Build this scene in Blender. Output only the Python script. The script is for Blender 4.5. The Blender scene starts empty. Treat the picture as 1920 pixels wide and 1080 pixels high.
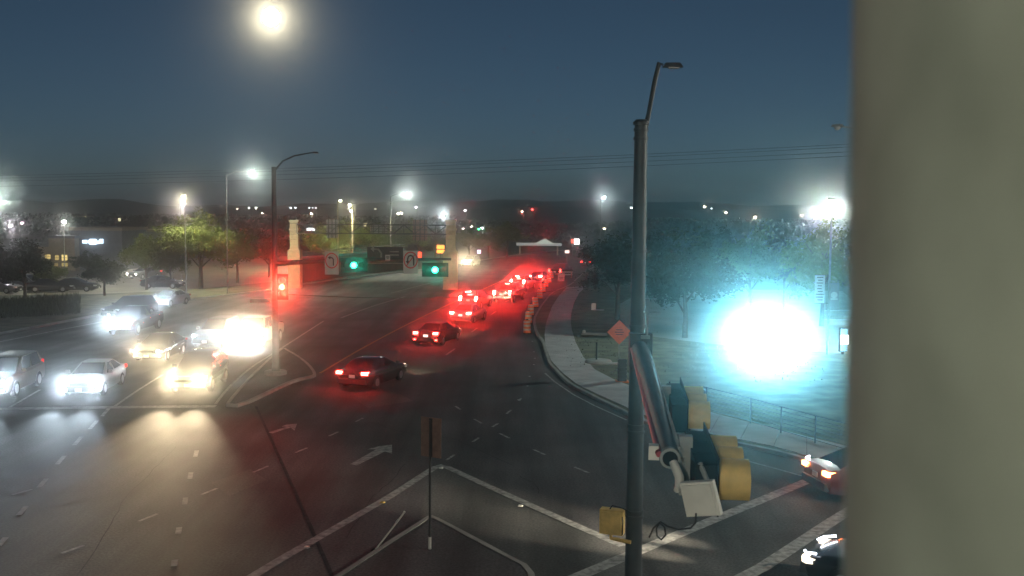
import bpy, math, random
from mathutils import Vector, Matrix

sc = bpy.context.scene
col = sc.collection
R = math.radians

# ------------------------------------------------------------------ camera
F = 1900.0                       # focal length in pixels of a 1920 wide frame
CAM = Vector((0.0, 0.0, 9.0))
PITCH, ROLL = R(4.274), R(0.46)
_f = Vector((0, math.cos(PITCH), -math.sin(PITCH)))
_u0 = Vector((0, math.sin(PITCH), math.cos(PITCH)))
_r0 = Vector((1, 0, 0))
RT = _r0 * math.cos(ROLL) + _u0 * math.sin(ROLL)
UP = _u0 * math.cos(ROLL) - _r0 * math.sin(ROLL)
cam = bpy.data.cameras.new('traffic_camera')
camo = bpy.data.objects.new('traffic_camera', cam)
col.objects.link(camo)
cam.sensor_width = 36.0
cam.lens = F / 1920.0 * 36.0
cam.clip_start, cam.clip_end = 0.05, 8000.0
m3 = Matrix((RT, UP, -_f)).transposed()
camo.matrix_world = Matrix.Translation(CAM) @ m3.to_4x4()
cam.dof.use_dof = True
cam.dof.focus_distance = 60.0
cam.dof.aperture_fstop = 3.6
sc.camera = camo

# ------------------------------------------------------------------ sky (dusk) and exposure
world = bpy.data.worlds.new('World')
sc.world = world
world.use_nodes = True
nt = world.node_tree
sky = nt.nodes.new('ShaderNodeTexSky')
sky.sky_type = 'NISHITA'
sky.sun_disc = False
sky.sun_elevation = R(15.0)
sky.dust_density = 1.5
sky.air_density = 0.5
sky.ozone_density = 6.0
sky.sun_rotation = R(180.0)
mx = nt.nodes.new('ShaderNodeMixRGB')
mx.blend_type = 'MULTIPLY'
mx.inputs[0].default_value = 1.0
mx.inputs[2].default_value = (1.22, 0.94, 0.62, 1)      # white balance of the camera
nt.links.new(sky.outputs[0], mx.inputs[1])
nt.links.new(mx.outputs[0], nt.nodes['Background'].inputs[0])
nt.nodes['Background'].inputs[1].default_value = 0.031
sc.view_settings.view_transform = 'Standard'
sc.view_settings.look = 'None'
sc.view_settings.exposure = 0.0
sc.view_settings.gamma = 1.0
sc.render.engine = 'CYCLES'
cy = sc.cycles
cy.use_denoising = True
cy.max_bounces = 5
cy.diffuse_bounces = 2
cy.glossy_bounces = 2
cy.transmission_bounces = 2
cy.volume_bounces = 2
cy.transparent_max_bounces = 4
cy.sample_clamp_indirect = 4.0
cy.use_light_tree = False
cy.caustics_reflective = False
cy.caustics_refractive = False

# ------------------------------------------------------------------ where things stand
def ray(px, py):
    return _f + RT * ((px - 960) / F) + UP * ((540 - py) / F)

def G(px, py, z=0.0):
    """the point on level z that the photograph shows at (px, py)"""
    d = ray(px, py)
    t = (z - CAM.z) / d.z
    p = CAM + d * t
    return Vector((p.x, p.y, z))

def W(px, py, d):
    """the point at distance d along the view axis"""
    return CAM + ray(px, py) * d

def depth(py):
    return 9 * F / max(1.0, py - 398)

def head(a, b):
    """bearing (clockwise from +y) of the way from ground point a to b"""
    v = b - a
    return math.atan2(v.x, v.y)

# ------------------------------------------------------------------ materials
def mat(name, c, rough=0.6, metal=0.0, var=0.15, scale=4.0, bump=0.0, bscale=40.0, spec=0.5, coat=0.0):
    m = bpy.data.materials.new(name)
    m.use_nodes = True
    t = m.node_tree
    b = t.nodes['Principled BSDF']
    b.inputs['Roughness'].default_value = rough
    b.inputs['Metallic'].default_value = metal
    b.inputs['Specular IOR Level'].default_value = spec
    b.inputs['Coat Weight'].default_value = coat
    tc = t.nodes.new('ShaderNodeTexCoord')
    nz = t.nodes.new('ShaderNodeTexNoise')
    nz.inputs['Scale'].default_value = scale
    nz.inputs['Detail'].default_value = 5
    t.links.new(tc.outputs['Object'], nz.inputs['Vector'])
    rp = t.nodes.new('ShaderNodeValToRGB')
    rp.color_ramp.elements[0].position = 0.3
    rp.color_ramp.elements[1].position = 0.7
    rp.color_ramp.elements[0].color = (*[x * (1 - var) for x in c], 1)
    rp.color_ramp.elements[1].color = (*[min(1, x * (1 + var)) for x in c], 1)
    t.links.new(nz.outputs[0], rp.inputs[0])
    t.links.new(rp.outputs[0], b.inputs['Base Color'])
    if bump:
        n2 = t.nodes.new('ShaderNodeTexNoise')
        n2.inputs['Scale'].default_value = bscale
        n2.inputs['Detail'].default_value = 3
        t.links.new(tc.outputs['Object'], n2.inputs['Vector'])
        bp = t.nodes.new('ShaderNodeBump')
        bp.inputs['Strength'].default_value = bump
        bp.inputs['Distance'].default_value = 0.02
        t.links.new(n2.outputs[0], bp.inputs['Height'])
        t.links.new(bp.outputs[0], b.inputs['Normal'])
    return m

_em = {}
def emit(c, s):
    """a glowing surface; s is its radiance"""
    k = (tuple(c), s)
    if k in _em:
        return _em[k]
    m = bpy.data.materials.new('glow')
    m.use_nodes = True
    t = m.node_tree
    t.nodes.clear()
    e = t.nodes.new('ShaderNodeEmission')
    o = t.nodes.new('ShaderNodeOutputMaterial')
    e.inputs[0].default_value = (*c, 1)
    e.inputs[1].default_value = s
    t.links.new(e.outputs[0], o.inputs[0])
    if s * max(c) < 20 and max(c) - min(c) < .9:
        m.cycles.emission_sampling = 'NONE'
    _em[k] = m
    return m

def asphalt(name, c, patch=0.25):
    """fine aggregate, broad worn patches, dark oil spots and cracks"""
    m = mat(name, c, rough=0.5, var=patch, scale=0.22, bump=0.35, bscale=55.0, spec=0.25)
    t = m.node_tree
    b = t.nodes['Principled BSDF']
    tc = t.nodes.new('ShaderNodeTexCoord')
    src = b.inputs['Base Color'].links[0].from_socket
    g = t.nodes.new('ShaderNodeTexNoise'); g.inputs['Scale'].default_value = 14; g.inputs['Detail'].default_value = 6
    mpv = t.nodes.new('ShaderNodeMapping'); mpv.inputs['Scale'].default_value = (0.9, 0.06, 1); mpv.inputs['Rotation'].default_value = (0, 0, 0.1)
    st = t.nodes.new('ShaderNodeTexNoise'); st.inputs['Scale'].default_value = 0.9; st.inputs['Detail'].default_value = 4
    t.links.new(tc.outputs['Object'], g.inputs['Vector'])
    t.links.new(tc.outputs['Object'], mpv.inputs['Vector'])
    t.links.new(mpv.outputs[0], st.inputs['Vector'])
    r1 = t.nodes.new('ShaderNodeMapRange'); r1.inputs[1].default_value = .3; r1.inputs[2].default_value = .7; r1.inputs[3].default_value = .6; r1.inputs[4].default_value = 1.4
    r2 = t.nodes.new('ShaderNodeMapRange'); r2.inputs[1].default_value = .35; r2.inputs[2].default_value = .65; r2.inputs[3].default_value = .62; r2.inputs[4].default_value = 1.35
    t.links.new(g.outputs[0], r1.inputs[0]); t.links.new(st.outputs[0], r2.inputs[0])
    mm = t.nodes.new('ShaderNodeMath'); mm.operation = 'MULTIPLY'
    t.links.new(r1.outputs[0], mm.inputs[0]); t.links.new(r2.outputs[0], mm.inputs[1])
    mu = t.nodes.new('ShaderNodeVectorMath'); mu.operation = 'SCALE'
    t.links.new(src, mu.inputs[0]); t.links.new(mm.outputs[0], mu.inputs['Scale'])
    t.links.new(mu.outputs[0], b.inputs['Base Color'])
    rr = t.nodes.new('ShaderNodeMapRange'); rr.inputs[3].default_value = .74; rr.inputs[4].default_value = .92
    t.links.new(st.outputs[0], rr.inputs[0]); t.links.new(rr.outputs[0], b.inputs['Roughness'])
    return m

M = {
    'ground': mat('dry_earth', (.035, .04, .022), .95, var=.4, scale=.15),
    'asphalt': asphalt('asphalt', (.088, .088, .083), .38),
    'asphalt_new': asphalt('newer_asphalt', (.085, .082, .082), .3),
    'asphalt_old': asphalt('pale_old_asphalt', (.12, .117, .105), .3),
    'concrete': mat('concrete', (.30, .29, .26), .85, var=.22, scale=1.2, bump=.3),
    'walk': mat('pavement_concrete', (.40, .39, .38), .85, var=.2, scale=.8, bump=.25),
    'lot': mat('lot_concrete', (.26, .235, .18), .85, var=.15, scale=.3, bump=.2),
    'grass': mat('grass_blades', (.045, .06, .02), .9, var=.5, scale=.7),
    'turf': mat('turf', (.11, .11, .065), .95, var=.5, scale=.8, bump=.8, bscale=9),
    'paint': mat('worn_road_paint', (.30, .30, .28), .75, var=.55, scale=5),
    'yellow_paint': mat('worn_yellow_paint', (.36, .25, .07), .75, var=.5, scale=5),
    'sealer': mat('crack_sealer', (.060, .060, .062), .95, var=.3, spec=.05),
    'galv': mat('galvanised_steel', (.055, .06, .062), .55, .2, var=.25, scale=2.2, bump=.12, bscale=14),
    'galv_dull': mat('dull_galvanised_steel', (.24, .24, .22), .7, .0, var=.3, scale=3.0, bump=.25, bscale=8),
    'column': mat('weathered_column_paint', (.255, .275, .225), .85, .0, var=.17, scale=9.0, bump=.15, bscale=14, spec=.2),
    'dark_steel': mat('dark_steel', (.06, .06, .06), .5, .5),
    'black': mat('black_housing', (.012, .012, .013), .8, spec=.15),
    'sig_yellow': mat('signal_yellow', (.60, .41, .12), .65, var=.25, scale=5),
    'plastic': mat('pale_grey_plastic', (.62, .60, .53), .5, var=.08, scale=6),
    'rubber': mat('tyre_rubber', (.012, .012, .012), .85),
    'alloy': mat('alloy_wheel', (.35, .35, .36), .3, .9, var=.1),
    'glass': mat('tinted_glass', (.008, .009, .011), .06, 0, var=.1, spec=.7, coat=.5),
    'trim': mat('black_trim', (.02, .02, .021), .55),
    'chrome': mat('chrome', (.6, .6, .6), .15, 1.0, var=.05),
    'plate': mat('white_plate', (.75, .75, .72), .5, var=.05),
    'orange': mat('drum_orange', (.75, .17, .03), .5, var=.12, scale=6),
    'reflect': mat('white_sheeting', (.5, .49, .45), .4, var=.08),
    'sign_orange': mat('sign_orange', (.72, .13, .035), .5, var=.1),
    'sign_white': mat('sign_white', (.42, .42, .40), .5, var=.06),
    'sign_red': mat('sign_red', (.5, .03, .03), .5, var=.06),
    'sign_black': mat('sign_black', (.015, .015, .015), .5),
    'sign_back': mat('bare_aluminium_sign_back', (.24, .155, .12), .6, .2, var=.2, scale=6),
    'bark': mat('bark', (.07, .05, .036), .95, var=.35, scale=6, bump=.6, bscale=14),
    'leaf': mat('green_leaves', (.12, .15, .035), .7, var=.35, scale=1.2),
    'leaf2': mat('olive_leaves', (.10, .125, .035), .7, var=.35, scale=1.1),
    'leaf3': mat('dark_leaves', (.035, .05, .024), .75, var=.35, scale=1.1),
    'stucco': mat('tan_stucco', (.36, .31, .23), .9, var=.12, scale=1.5, bump=.3),
    'stucco_grey': mat('grey_stucco', (.22, .23, .24), .9, var=.12, scale=1.0, bump=.3),
    'stone': mat('limestone_block', (.52, .43, .24), .9, var=.16, scale=2.0, bump=.4),
    'stone_cap': mat('limestone_cap', (.55, .47, .30), .85, var=.1, scale=2.0),
    'wood': mat('weathered_pole_wood', (.10, .075, .05), .9, var=.3, scale=6),
    'hill': mat('wooded_hill', (.03, .036, .02), 1.0, var=.5, scale=.03),
    'white_car': mat('white_car_paint', (.72, .71, .67), .3, var=.04, coat=.6),
    'silver_car': mat('silver_car_paint', (.30, .30, .29), .3, .3, var=.05, coat=.6),
    'grey_car': mat('grey_car_paint', (.12, .12, .125), .3, .3, var=.06, coat=.6),
    'black_car': mat('black_car_paint', (.014, .014, .016), .25, .0, var=.1, coat=.7),
    'blue_car': mat('dark_blue_car_paint', (.02, .03, .05), .28, .1, var=.1, coat=.7),
    'maroon_car': mat('dark_red_car_paint', (.10, .014, .014), .28, .1, var=.1, coat=.7),
    'tan_car': mat('beige_car_paint', (.24, .21, .16), .3, .3, var=.05, coat=.6),
    'lens_clear': mat('clear_lamp_lens', (.5, .5, .5), .1, var=.05, spec=.8),
    'lens_red': mat('red_lamp_lens', (.3, .012, .01), .2, var=.05),
    'lens_dark': mat('unlit_signal_lens', (.03, .025, .02), .2),
    'cable': mat('black_cable', (.015, .015, .015), .6),
    'barrier': mat('stained_barrier_concrete', (.10, .075, .065), .9, var=.25, scale=.8),
}

for k_, tr_ in (('leaf', (.16, .19, .03)), ('leaf2', (.10, .12, .03)), ('leaf3', (.03, .04, .015))):   # light shines through leaves
    t_ = M[k_].node_tree
    tb = t_.nodes.new('ShaderNodeBsdfTranslucent'); tb.inputs[0].default_value = (*tr_, 1)
    ad = t_.nodes.new('ShaderNodeMixShader'); ad.inputs[0].default_value = .45
    t_.links.new(t_.nodes['Principled BSDF'].outputs[0], ad.inputs[1]); t_.links.new(tb.outputs[0], ad.inputs[2])
    t_.links.new(ad.outputs[0], t_.nodes['Material Output'].inputs[0])

# ------------------------------------------------------------------ mesh helper
class MB:
    def __init__(s):
        s.v, s.f, s.mi = [], [], []
        s.cur = 0
    def add(s, vs, fs):
        o = len(s.v)
        s.v += [tuple(v) for v in vs]
        s.f += [tuple(i + o for i in f) for f in fs]
        s.mi += [s.cur] * len(fs)
        return s
    def box(s, c, size, rot=None, taper=1.0):
        x, y, z = [q / 2 for q in size]
        vs = [Vector((sx * x * (taper if sz > 0 else 1), sy * y * (taper if sz > 0 else 1), sz * z)) for sz in (-1, 1) for sy in (-1, 1) for sx in (-1, 1)]
        if rot is not None:
            vs = [rot @ v for v in vs]
        vs = [v + Vector(c) for v in vs]
        return s.add(vs, [(0, 2, 3, 1), (4, 5, 7, 6), (0, 1, 5, 4), (2, 6, 7, 3), (0, 4, 6, 2), (1, 3, 7, 5)])
    def tube(s, pts, r, n=10, cap=True):
        pts = [Vector(p) for p in pts]
        rs = r if isinstance(r, (list, tuple)) else [r] * len(pts)
        vs, fs = [], []
        a = None
        for i, p in enumerate(pts):
            d = (pts[min(i + 1, len(pts) - 1)] - pts[max(i - 1, 0)]).normalized()
            if a is None:
                a = d.orthogonal().normalized()
            else:
                a = (a - d * a.dot(d)).normalized()
            b = d.cross(a)
            for k in range(n):
                t = 2 * math.pi * k / n
                vs.append(p + (a * math.cos(t) + b * math.sin(t)) * rs[i])
        for i in range(len(pts) - 1):
            for k in range(n):
                k2 = (k + 1) % n
                fs.append((i * n + k, i * n + k2, (i + 1) * n + k2, (i + 1) * n + k))
        if cap:
            fs.append(tuple(range(n - 1, -1, -1)))
            q = (len(pts) - 1) * n
            fs.append(tuple(q + k for k in range(n)))
        return s.add(vs, fs)
    def lathe(s, prof, n=14, c=(0, 0, 0)):
        """prof: (radius, z) from bottom to top"""
        vs, fs = [], []
        for r, z in prof:
            for k in range(n):
                t = 2 * math.pi * k / n
                vs.append((c[0] + r * math.cos(t), c[1] + r * math.sin(t), c[2] + z))
        for i in range(len(prof) - 1):
            for k in range(n):
                k2 = (k + 1) % n
                fs.append((i * n + k, i * n + k2, (i + 1) * n + k2, (i + 1) * n + k))
        fs.append(tuple(range(n - 1, -1, -1)))
        q = (len(prof) - 1) * n
        fs.append(tuple(q + k for k in range(n)))
        return s.add(vs, fs)
    def poly(s, pts, z0, z1=None):
        """flat polygon at z0, or a prism from z0 to z1; pts counter-clockwise or not"""
        p = [Vector((q[0], q[1], 0)) for q in pts]
        ar = sum(p[i].x * p[(i + 1) % len(p)].y - p[(i + 1) % len(p)].x * p[i].y for i in range(len(p)))
        if ar < 0:
            p.reverse()
        n = len(p)
        if z1 is None:
            return s.add([(q.x, q.y, z0) for q in p], [tuple(range(n))])
        vs = [(q.x, q.y, z0) for q in p] + [(q.x, q.y, z1) for q in p]
        fs = [tuple(range(n - 1, -1, -1)), tuple(range(n, 2 * n))]
        fs += [(i, (i + 1) % n, n + (i + 1) % n, n + i) for i in range(n)]
        return s.add(vs, fs)
    def disc(s, c, nrm, r, n=14):
        c = Vector(c); nrm = Vector(nrm).normalized()
        a = nrm.orthogonal().normalized(); b = nrm.cross(a)
        vs = [c + (a * math.cos(2 * math.pi * k / n) + b * math.sin(2 * math.pi * k / n)) * r for k in range(n)]
        return s.add(vs, [tuple(range(n))])
    def loft(s, rings):
        n = len(rings[0]); vs = [p for r in rings for p in r]; fs = []
        for i in range(len(rings) - 1):
            for k in range(n):
                k2 = (k + 1) % n
                fs.append((i * n + k, i * n + k2, (i + 1) * n + k2, (i + 1) * n + k))
        fs.append(tuple(range(n - 1, -1, -1)))
        q = (len(rings) - 1) * n
        fs.append(tuple(q + k for k in range(n)))
        return s.add(vs, fs)
    def mesh(s, name, mats, smooth=0):
        me = bpy.data.meshes.new(name)
        me.from_pydata(s.v, [], s.f)
        if not isinstance(mats, (list, tuple)):
            mats = [mats]
        for m in mats:
            me.materials.append(m)
        if len(mats) > 1:
            me.polygons.foreach_set('material_index', s.mi)
        me.update()
        if smooth:
            me.polygons.foreach_set('use_smooth', [True] * len(me.polygons))
            me.set_sharp_from_angle(angle=R(smooth))
        return me
    def build(s, name, mats, parent=None, smooth=0, loc=None):
        return link(name, s.mesh(name, mats, smooth), parent, loc)

def link(name, me, parent=None, loc=None):
    o = bpy.data.objects.new(name, me)
    col.objects.link(o)
    if parent is not None:
        o.parent = parent
    if loc is not None:
        o.location = loc
    return o

def tag(o, label=None, cat=None, group=None, kind=None):
    if label: o['label'] = label
    if cat: o['category'] = cat
    if group: o['group'] = group
    if kind: o['kind'] = kind
    return o

def thing(name, label, cat, loc=(0, 0, 0), bearing=0.0, group=None):
    o = bpy.data.objects.new(name, None)
    o.empty_display_size = .3
    col.objects.link(o)
    o.location = loc
    o.rotation_euler = (0, 0, -bearing)
    return tag(o, label, cat, group)

def kids(o):
    return [c for c in bpy.data.objects if c.parent == o]

def copy_tree(o, parent=None, ch=None):
    if ch is None:
        ch = {}
        for c in bpy.data.objects:
            if c.parent:
                ch.setdefault(c.parent.name, []).append(c)
    c = o.copy()
    col.objects.link(c)
    if parent is not None:
        c.parent = parent
    for k in ch.get(o.name, []):
        copy_tree(k, c, ch)
    return c

def struct(name, mb, m, smooth=0, parent=None):
    o = mb.build(name, m, parent, smooth)
    if parent is None:
        o['kind'] = 'structure'
    return o

def spot(name, parent, loc, direction, power, color, size=R(60), blend=1.0, radius=.06):
    l = bpy.data.lights.new(name, 'SPOT')
    l.energy = power
    l.color = color
    l.spot_size = size
    l.spot_blend = blend
    l.shadow_soft_size = radius
    o = bpy.data.objects.new(name, l)
    col.objects.link(o)
    o.parent = parent
    o.location = loc
    o.rotation_euler = Vector(direction).to_track_quat('-Z', 'Y').to_euler()
    return o

def resample(pts, step):
    """even points along a smooth curve (Catmull-Rom) through pts"""
    P = [Vector((p[0], p[1], 0)) for p in pts]
    out = []
    for i in range(len(P) - 1):
        a, b = P[i], P[i + 1]
        p0 = P[i - 1] if i else a + (a - b)
        p3 = P[i + 2] if i + 2 < len(P) else b + (b - a)
        n = max(1, int((b - a).length / step))
        for k in range(n):
            t = k / n
            out.append(.5 * ((2 * a) + (b - p0) * t + (2 * p0 - 5 * a + 4 * b - p3) * t * t + (3 * a - p0 - 3 * b + p3) * t ** 3))
    out.append(P[-1])
    return out

def offset(pts, d):
    """curve moved d to the right of its direction"""
    out = []
    for i, p in enumerate(pts):
        t = (pts[min(i + 1, len(pts) - 1)] - pts[max(i - 1, 0)]).normalized()
        out.append(p + Vector((t.y, -t.x, 0)) * d)
    return out

def strip(mb, a, b, z):
    """flat strip between two curves"""
    n = min(len(a), len(b))
    vs = [(q.x, q.y, z) for q in a[:n]] + [(q.x, q.y, z) for q in b[:n]]
    fs = [(i, i + 1, n + i + 1, n + i) for i in range(n - 1)]
    o = MB().add(vs, fs)
    # keep faces upward
    p = [Vector(vs[k]) for k in fs[0]]
    if (p[1] - p[0]).cross(p[2] - p[0]).z < 0:
        fs = [tuple(reversed(f)) for f in fs]
    return mb.add(vs, fs)

def kerb(mb, pts, w, h, z=0.0):
    a, b = pts, offset(pts, w)
    n = len(pts)
    vs = []
    for p, q in zip(a, b):
        vs += [(p.x, p.y, z - .1), (p.x, p.y, z + h - .02), (p.x + (q.x - p.x) * .15, p.y + (q.y - p.y) * .15, z + h), (q.x, q.y, z + h), (q.x, q.y, z - .1)]
    fs = []
    for i in range(n - 1):
        for k in range(4):
            fs.append((i * 5 + k, i * 5 + k + 1, i * 5 + 5 + k + 1, i * 5 + 5 + k))
    fs += [(0, 1, 2, 3, 4), tuple((n - 1) * 5 + k for k in (4, 3, 2, 1, 0))]
    return mb.add(vs, fs)

rnd = random.Random(7)

# ------------------------------------------------------------------ the ground, roads and pavements
GP = lambda lst, z=0.0: [G(x, y, z) for x, y in lst]

mb = MB()
n = 28
for i in range(n):
    for j in range(n):
        x0, x1 = -700 + 1400 * i / n, -700 + 1400 * (i + 1) / n
        y0, y1 = -400 + 1400 * j / n, -400 + 1400 * (j + 1) / n
        mb.add([(x0, y0, -.06), (x1, y0, -.06), (x1, y1, -.06), (x0, y1, -.06)], [(0, 1, 2, 3)])
struct('ground', mb, M['ground'])

LEFT_KERB = [(-900, 830), (-200, 668), (0, 628), (158, 598), (310, 569), (497, 546), (560, 535), (700, 517), (800, 505), (880, 492), (960, 480), (1040, 471), (1130, 463)]
RIGHT_KERB = [(1240, 470), (1160, 484), (1110, 503), (1085, 520), (1068, 535), (1037, 549), (1019, 568), (1007, 586), (1000, 603), (1005, 627), (1015, 641), (1021, 661), (1028, 684), (1038, 695), (1064, 721), (1105, 744), (1141, 762), (1180, 781), (1240, 806), (1330, 826), (1450, 851), (1580, 886), (1800, 950), (2400, 1080)]
lk = resample(GP(LEFT_KERB), 2.5)
rk = resample(GP(RIGHT_KERB), 1.0)
road_edge = [(p.x, p.y) for p in lk] + [(p.x, p.y) for p in rk] + [(90, -60), (-90, -60)]
road = struct('road', MB().poly(road_edge, 0.0), M['asphalt'])
tag(road, 'dark asphalt of the signalled junction and the road curving away')

mb = MB().poly(GP([(480, 762), (567, 953), (640, 1120), (760, 1079), (812, 868), (1165, 1020), (1225, 815), (1130, 768), (1035, 705), (1006, 655), (990, 612), (955, 572), (850, 596), (700, 650), (592, 707), (545, 726), (500, 745)]), 0.004)
mb.build('asphalt_patch', M['asphalt_new'], road)
mb = MB().poly(GP([(500, 548), (700, 521), (840, 504), (900, 497), (960, 505), (840, 530), (700, 560), (610, 598), (540, 560)]), 0.004)
mb.build('asphalt_patch', M['asphalt_old'], road)

def line(name, pts, w, m='paint', z=.010, step=2.0):
    c = resample(GP(pts), step)
    strip_mb = strip(MB(), offset(c, -w / 2), offset(c, w / 2), z)
    return strip_mb.build(name, M[m], road)

line('asphalt_seam', [(480, 762), (520, 850), (567, 953), (640, 1120)], .11, 'sealer', .007)
for cpts in ([(150, 1075), (210, 985), (236, 930), (290, 880), (330, 838)], [(650, 1010), (700, 930), (735, 900), (760, 870)], [(1012, 925), (1000, 905), (975, 893)], [(690, 790), (760, 812), (850, 822), (960, 872)]):
    q = []
    for i in range(len(cpts) - 1):
        for k in range(4):
            q.append((cpts[i][0] + (cpts[i + 1][0] - cpts[i][0]) * k / 4 + rnd.uniform(-3, 3), cpts[i][1] + (cpts[i + 1][1] - cpts[i][1]) * k / 4 + rnd.uniform(-1.5, 1.5)))
    line('sealed_crack', q + [cpts[-1]], .03, 'sealer', .007, .6)
for cpts, m_ in (([(60, 900), (170, 880), (215, 925), (95, 952)], 'asphalt_new'), ([(395, 905), (470, 880), (500, 900), (430, 930)], 'asphalt_old'), ([(660, 745), (740, 735), (775, 752), (690, 765)], 'asphalt_old'), ([(230, 815), (290, 808), (300, 826), (238, 834)], 'asphalt_new')):
    MB().poly(GP(cpts), .0045).build('asphalt_patch', M[m_], road)
line('stop_line', [(-260, 771), (0, 767), (200, 764), (405, 762)], .55)
line('lane_line', [(18, 764), (75, 731)], .14)
line('lane_line', [(215, 762), (260, 731), (305, 703)], .14)
line('lane_line', [(404, 758), (428, 728), (470, 690), (520, 658), (607, 602)], .14)
line('edge_line', [(0, 641), (100, 621), (200, 602)], .14)
line('edge_line', [(600, 700), (678, 654), (757, 612), (837, 573), (900, 545), (955, 521), (1000, 507)], .16, 'yellow_paint')
line('lane_line', [(733, 550), (790, 535), (837, 524)], .16)
line('lane_line', [(640, 596), (700, 574), (760, 556)], .16)
line('edge_line', [(1372, 857), (1440, 875), (1505, 893)], .13)
line('crosswalk_line', [(1040, 1100), (1180, 1041), (1330, 978), (1430, 937), (1536, 893), (1640, 852)], .42)
line('crosswalk_line', [(1330, 1115), (1430, 1064), (1560, 978), (1700, 892)], .42)
line('gutter_line', [(1022, 700), (1040, 716), (1075, 740), (1115, 761), (1175, 788)], .10)
for a, b in [((709, 715), (728, 707)), ((836, 666), (853, 654)), ((884, 623), (895, 615)), ((921, 590), (930, 584)), ((948, 566), (955, 562)), ((975, 548), (981, 544))]:
    line('lane_dash', [a, b], .13)
for pts in ([(334, 1001), (336, 989)], [(346, 946), (348, 933)], [(356, 898), (358, 886)], [(366, 857), (369, 845)], [(326, 1062), (328, 1050)]):
    line('lane_dash', pts, .16)
for cx, cy in ((42, 958), (80, 906), (114, 863), (146, 827), (175, 797), (198, 773), (4, 1016)):
    line('lane_dash', [(cx - 7, cy + 8), (cx + 7, cy - 8)], .16)
for pts in ([(377, 928), (407, 916)], [(475, 886), (503, 874)], [(554, 849), (576, 840)], [(617, 818), (634, 810)], [(667, 791), (681, 784)], [(260, 978), (295, 964)],
            [(115, 1038), (157, 1023)], [(23, 928), (60, 918)], [(854, 762), (863, 768)], [(889, 786), (903, 794)], [(937, 813), (955, 822)], [(1000, 843), (1022, 853)],
            [(1077, 876), (1104, 887)], [(886, 829), (898, 821)], [(923, 801), (934, 794)], [(950, 776), (958, 769)], [(837, 863), (852, 853)], [(973, 752), (977, 747)]):
    line('guide_dash', pts, .11)
MB().poly(GP([(656, 871), (669, 873), (722, 847), (735, 851), (735, 834), (711, 837), (688, 843), (705, 843)]), .010).build('turn_arrow', M['paint'], road)
MB().poly(GP([(503, 811), (511, 813), (545, 802), (552, 808), (557, 795), (538, 796), (528, 800), (537, 801)]), .010).build('turn_arrow', M['paint'], road)

# traffic islands (each: kerb and surface)
def island(name, label, pts, surf, z=.15):
    p = GP(pts)
    c = [Vector((q.x, q.y, 0)) for q in p]
    ar = sum(c[i].x * c[(i + 1) % len(c)].y - c[(i + 1) % len(c)].x * c[i].y for i in range(len(c)))
    if ar > 0:
        c.reverse()                         # clockwise: the inside is to the right
    ring = resample(c + [c[0]], .6)
    k = MB(); kerb(k, ring, .17, z)
    o = struct(name, k, M['concrete'])
    tag(o, label)
    inner = offset(ring, .165)[:-1]
    MB().poly([(q.x, q.y) for q in inner], z - .02).build('island_surface', M[surf], o)
    return o
island('median_island', 'raised median nose with pale kerb under the left signal pole', [(424, 763), (446, 764), (470, 756), (500, 742), (535, 725), (564, 714), (588, 709), (592, 702), (575, 682), (545, 662), (526, 658), (478, 700), (445, 735)], 'asphalt')
tip = island('corner_island', 'dark raised corner island with kerb in the foreground', [(560, 1130), (640, 1081), (720, 1028), (790, 983), (800, 976), (812, 975), (824, 980), (900, 1020), (970, 1058), (988, 1067), (1002, 1084), (1006, 1120), (1000, 1200), (560, 1200)], 'asphalt_new')
line('island_outline', [(470, 1083), (540, 1041), (640, 984), (730, 932), (790, 893), (815, 877), (826, 873), (840, 877), (900, 905), (1000, 950), (1090, 990), (1168, 1024)], .3)

# right-hand kerb, lawn, pavement slabs
kb = MB(); kerb(kb, [p for p in reversed(rk)], .18, .14)
kbo = struct('kerb_right', kb, M['concrete'])
lawn = [(p.x, p.y) for p in offset(rk, -.17)] + [(200, 10), (330, 60), (330, 420), (60, 420)]
struct('lawn', MB().poly(lawn, .11), M['turf'])
SL = [(1062, 541), (1048, 557), (1035, 578), (1027, 600), (1023, 614), (1021, 631), (1023, 652), (1033, 680), (1051, 701), (1079, 724), (1119, 744), (1190, 776), (1247, 799), (1330, 819), (1450, 844), (1580, 879), (1760, 930)]
SR = [(1100, 539), (1086, 551), (1076, 570), (1071, 590), (1070, 606), (1072, 622), (1079, 645), (1094, 674), (1115, 697), (1148, 715), (1190, 732), (1240, 752), (1290, 767), (1350, 784), (1463, 813), (1565, 838), (1745, 885)]
base = MB()
vl, vr = GP(SL), GP(SR)
a_, b_ = [], []
for i in range(len(vl) - 1):
    ln = max((vl[i + 1] - vl[i]).length, (vr[i + 1] - vr[i]).length)
    k = max(1, round(ln / 1.9))
    for j in range(k):
        a_.append(vl[i].lerp(vl[i + 1], j / k)); b_.append(vr[i].lerp(vr[i + 1], j / k))
a_.append(vl[-1]); b_.append(vr[-1])
strip(base, a_, b_, .125)
pave = struct('pavement', base, M['barrier'])
tag(pave, 'curving pale concrete pavement along the right-hand kerb')
for i in range(len(a_) - 1):
    q = [a_[i].lerp(a_[i + 1], .008), a_[i].lerp(a_[i + 1], .992), b_[i].lerp(b_[i + 1], .992), b_[i].lerp(b_[i + 1], .008)]
    MB().poly([(p.x, p.y) for p in q], .128, .155 + rnd.uniform(-.004, .004)).build('paving_slab', M['walk'], pave)
MB_l = MB().poly(GP([(1163, 572), (1180, 562), (1240, 552), (1400, 545), (1580, 548), (1640, 610), (1600, 668), (1400, 656), (1280, 642), (1186, 630), (1163, 602)]), .14)
struct('driveway', MB_l, M['lot'])

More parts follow.
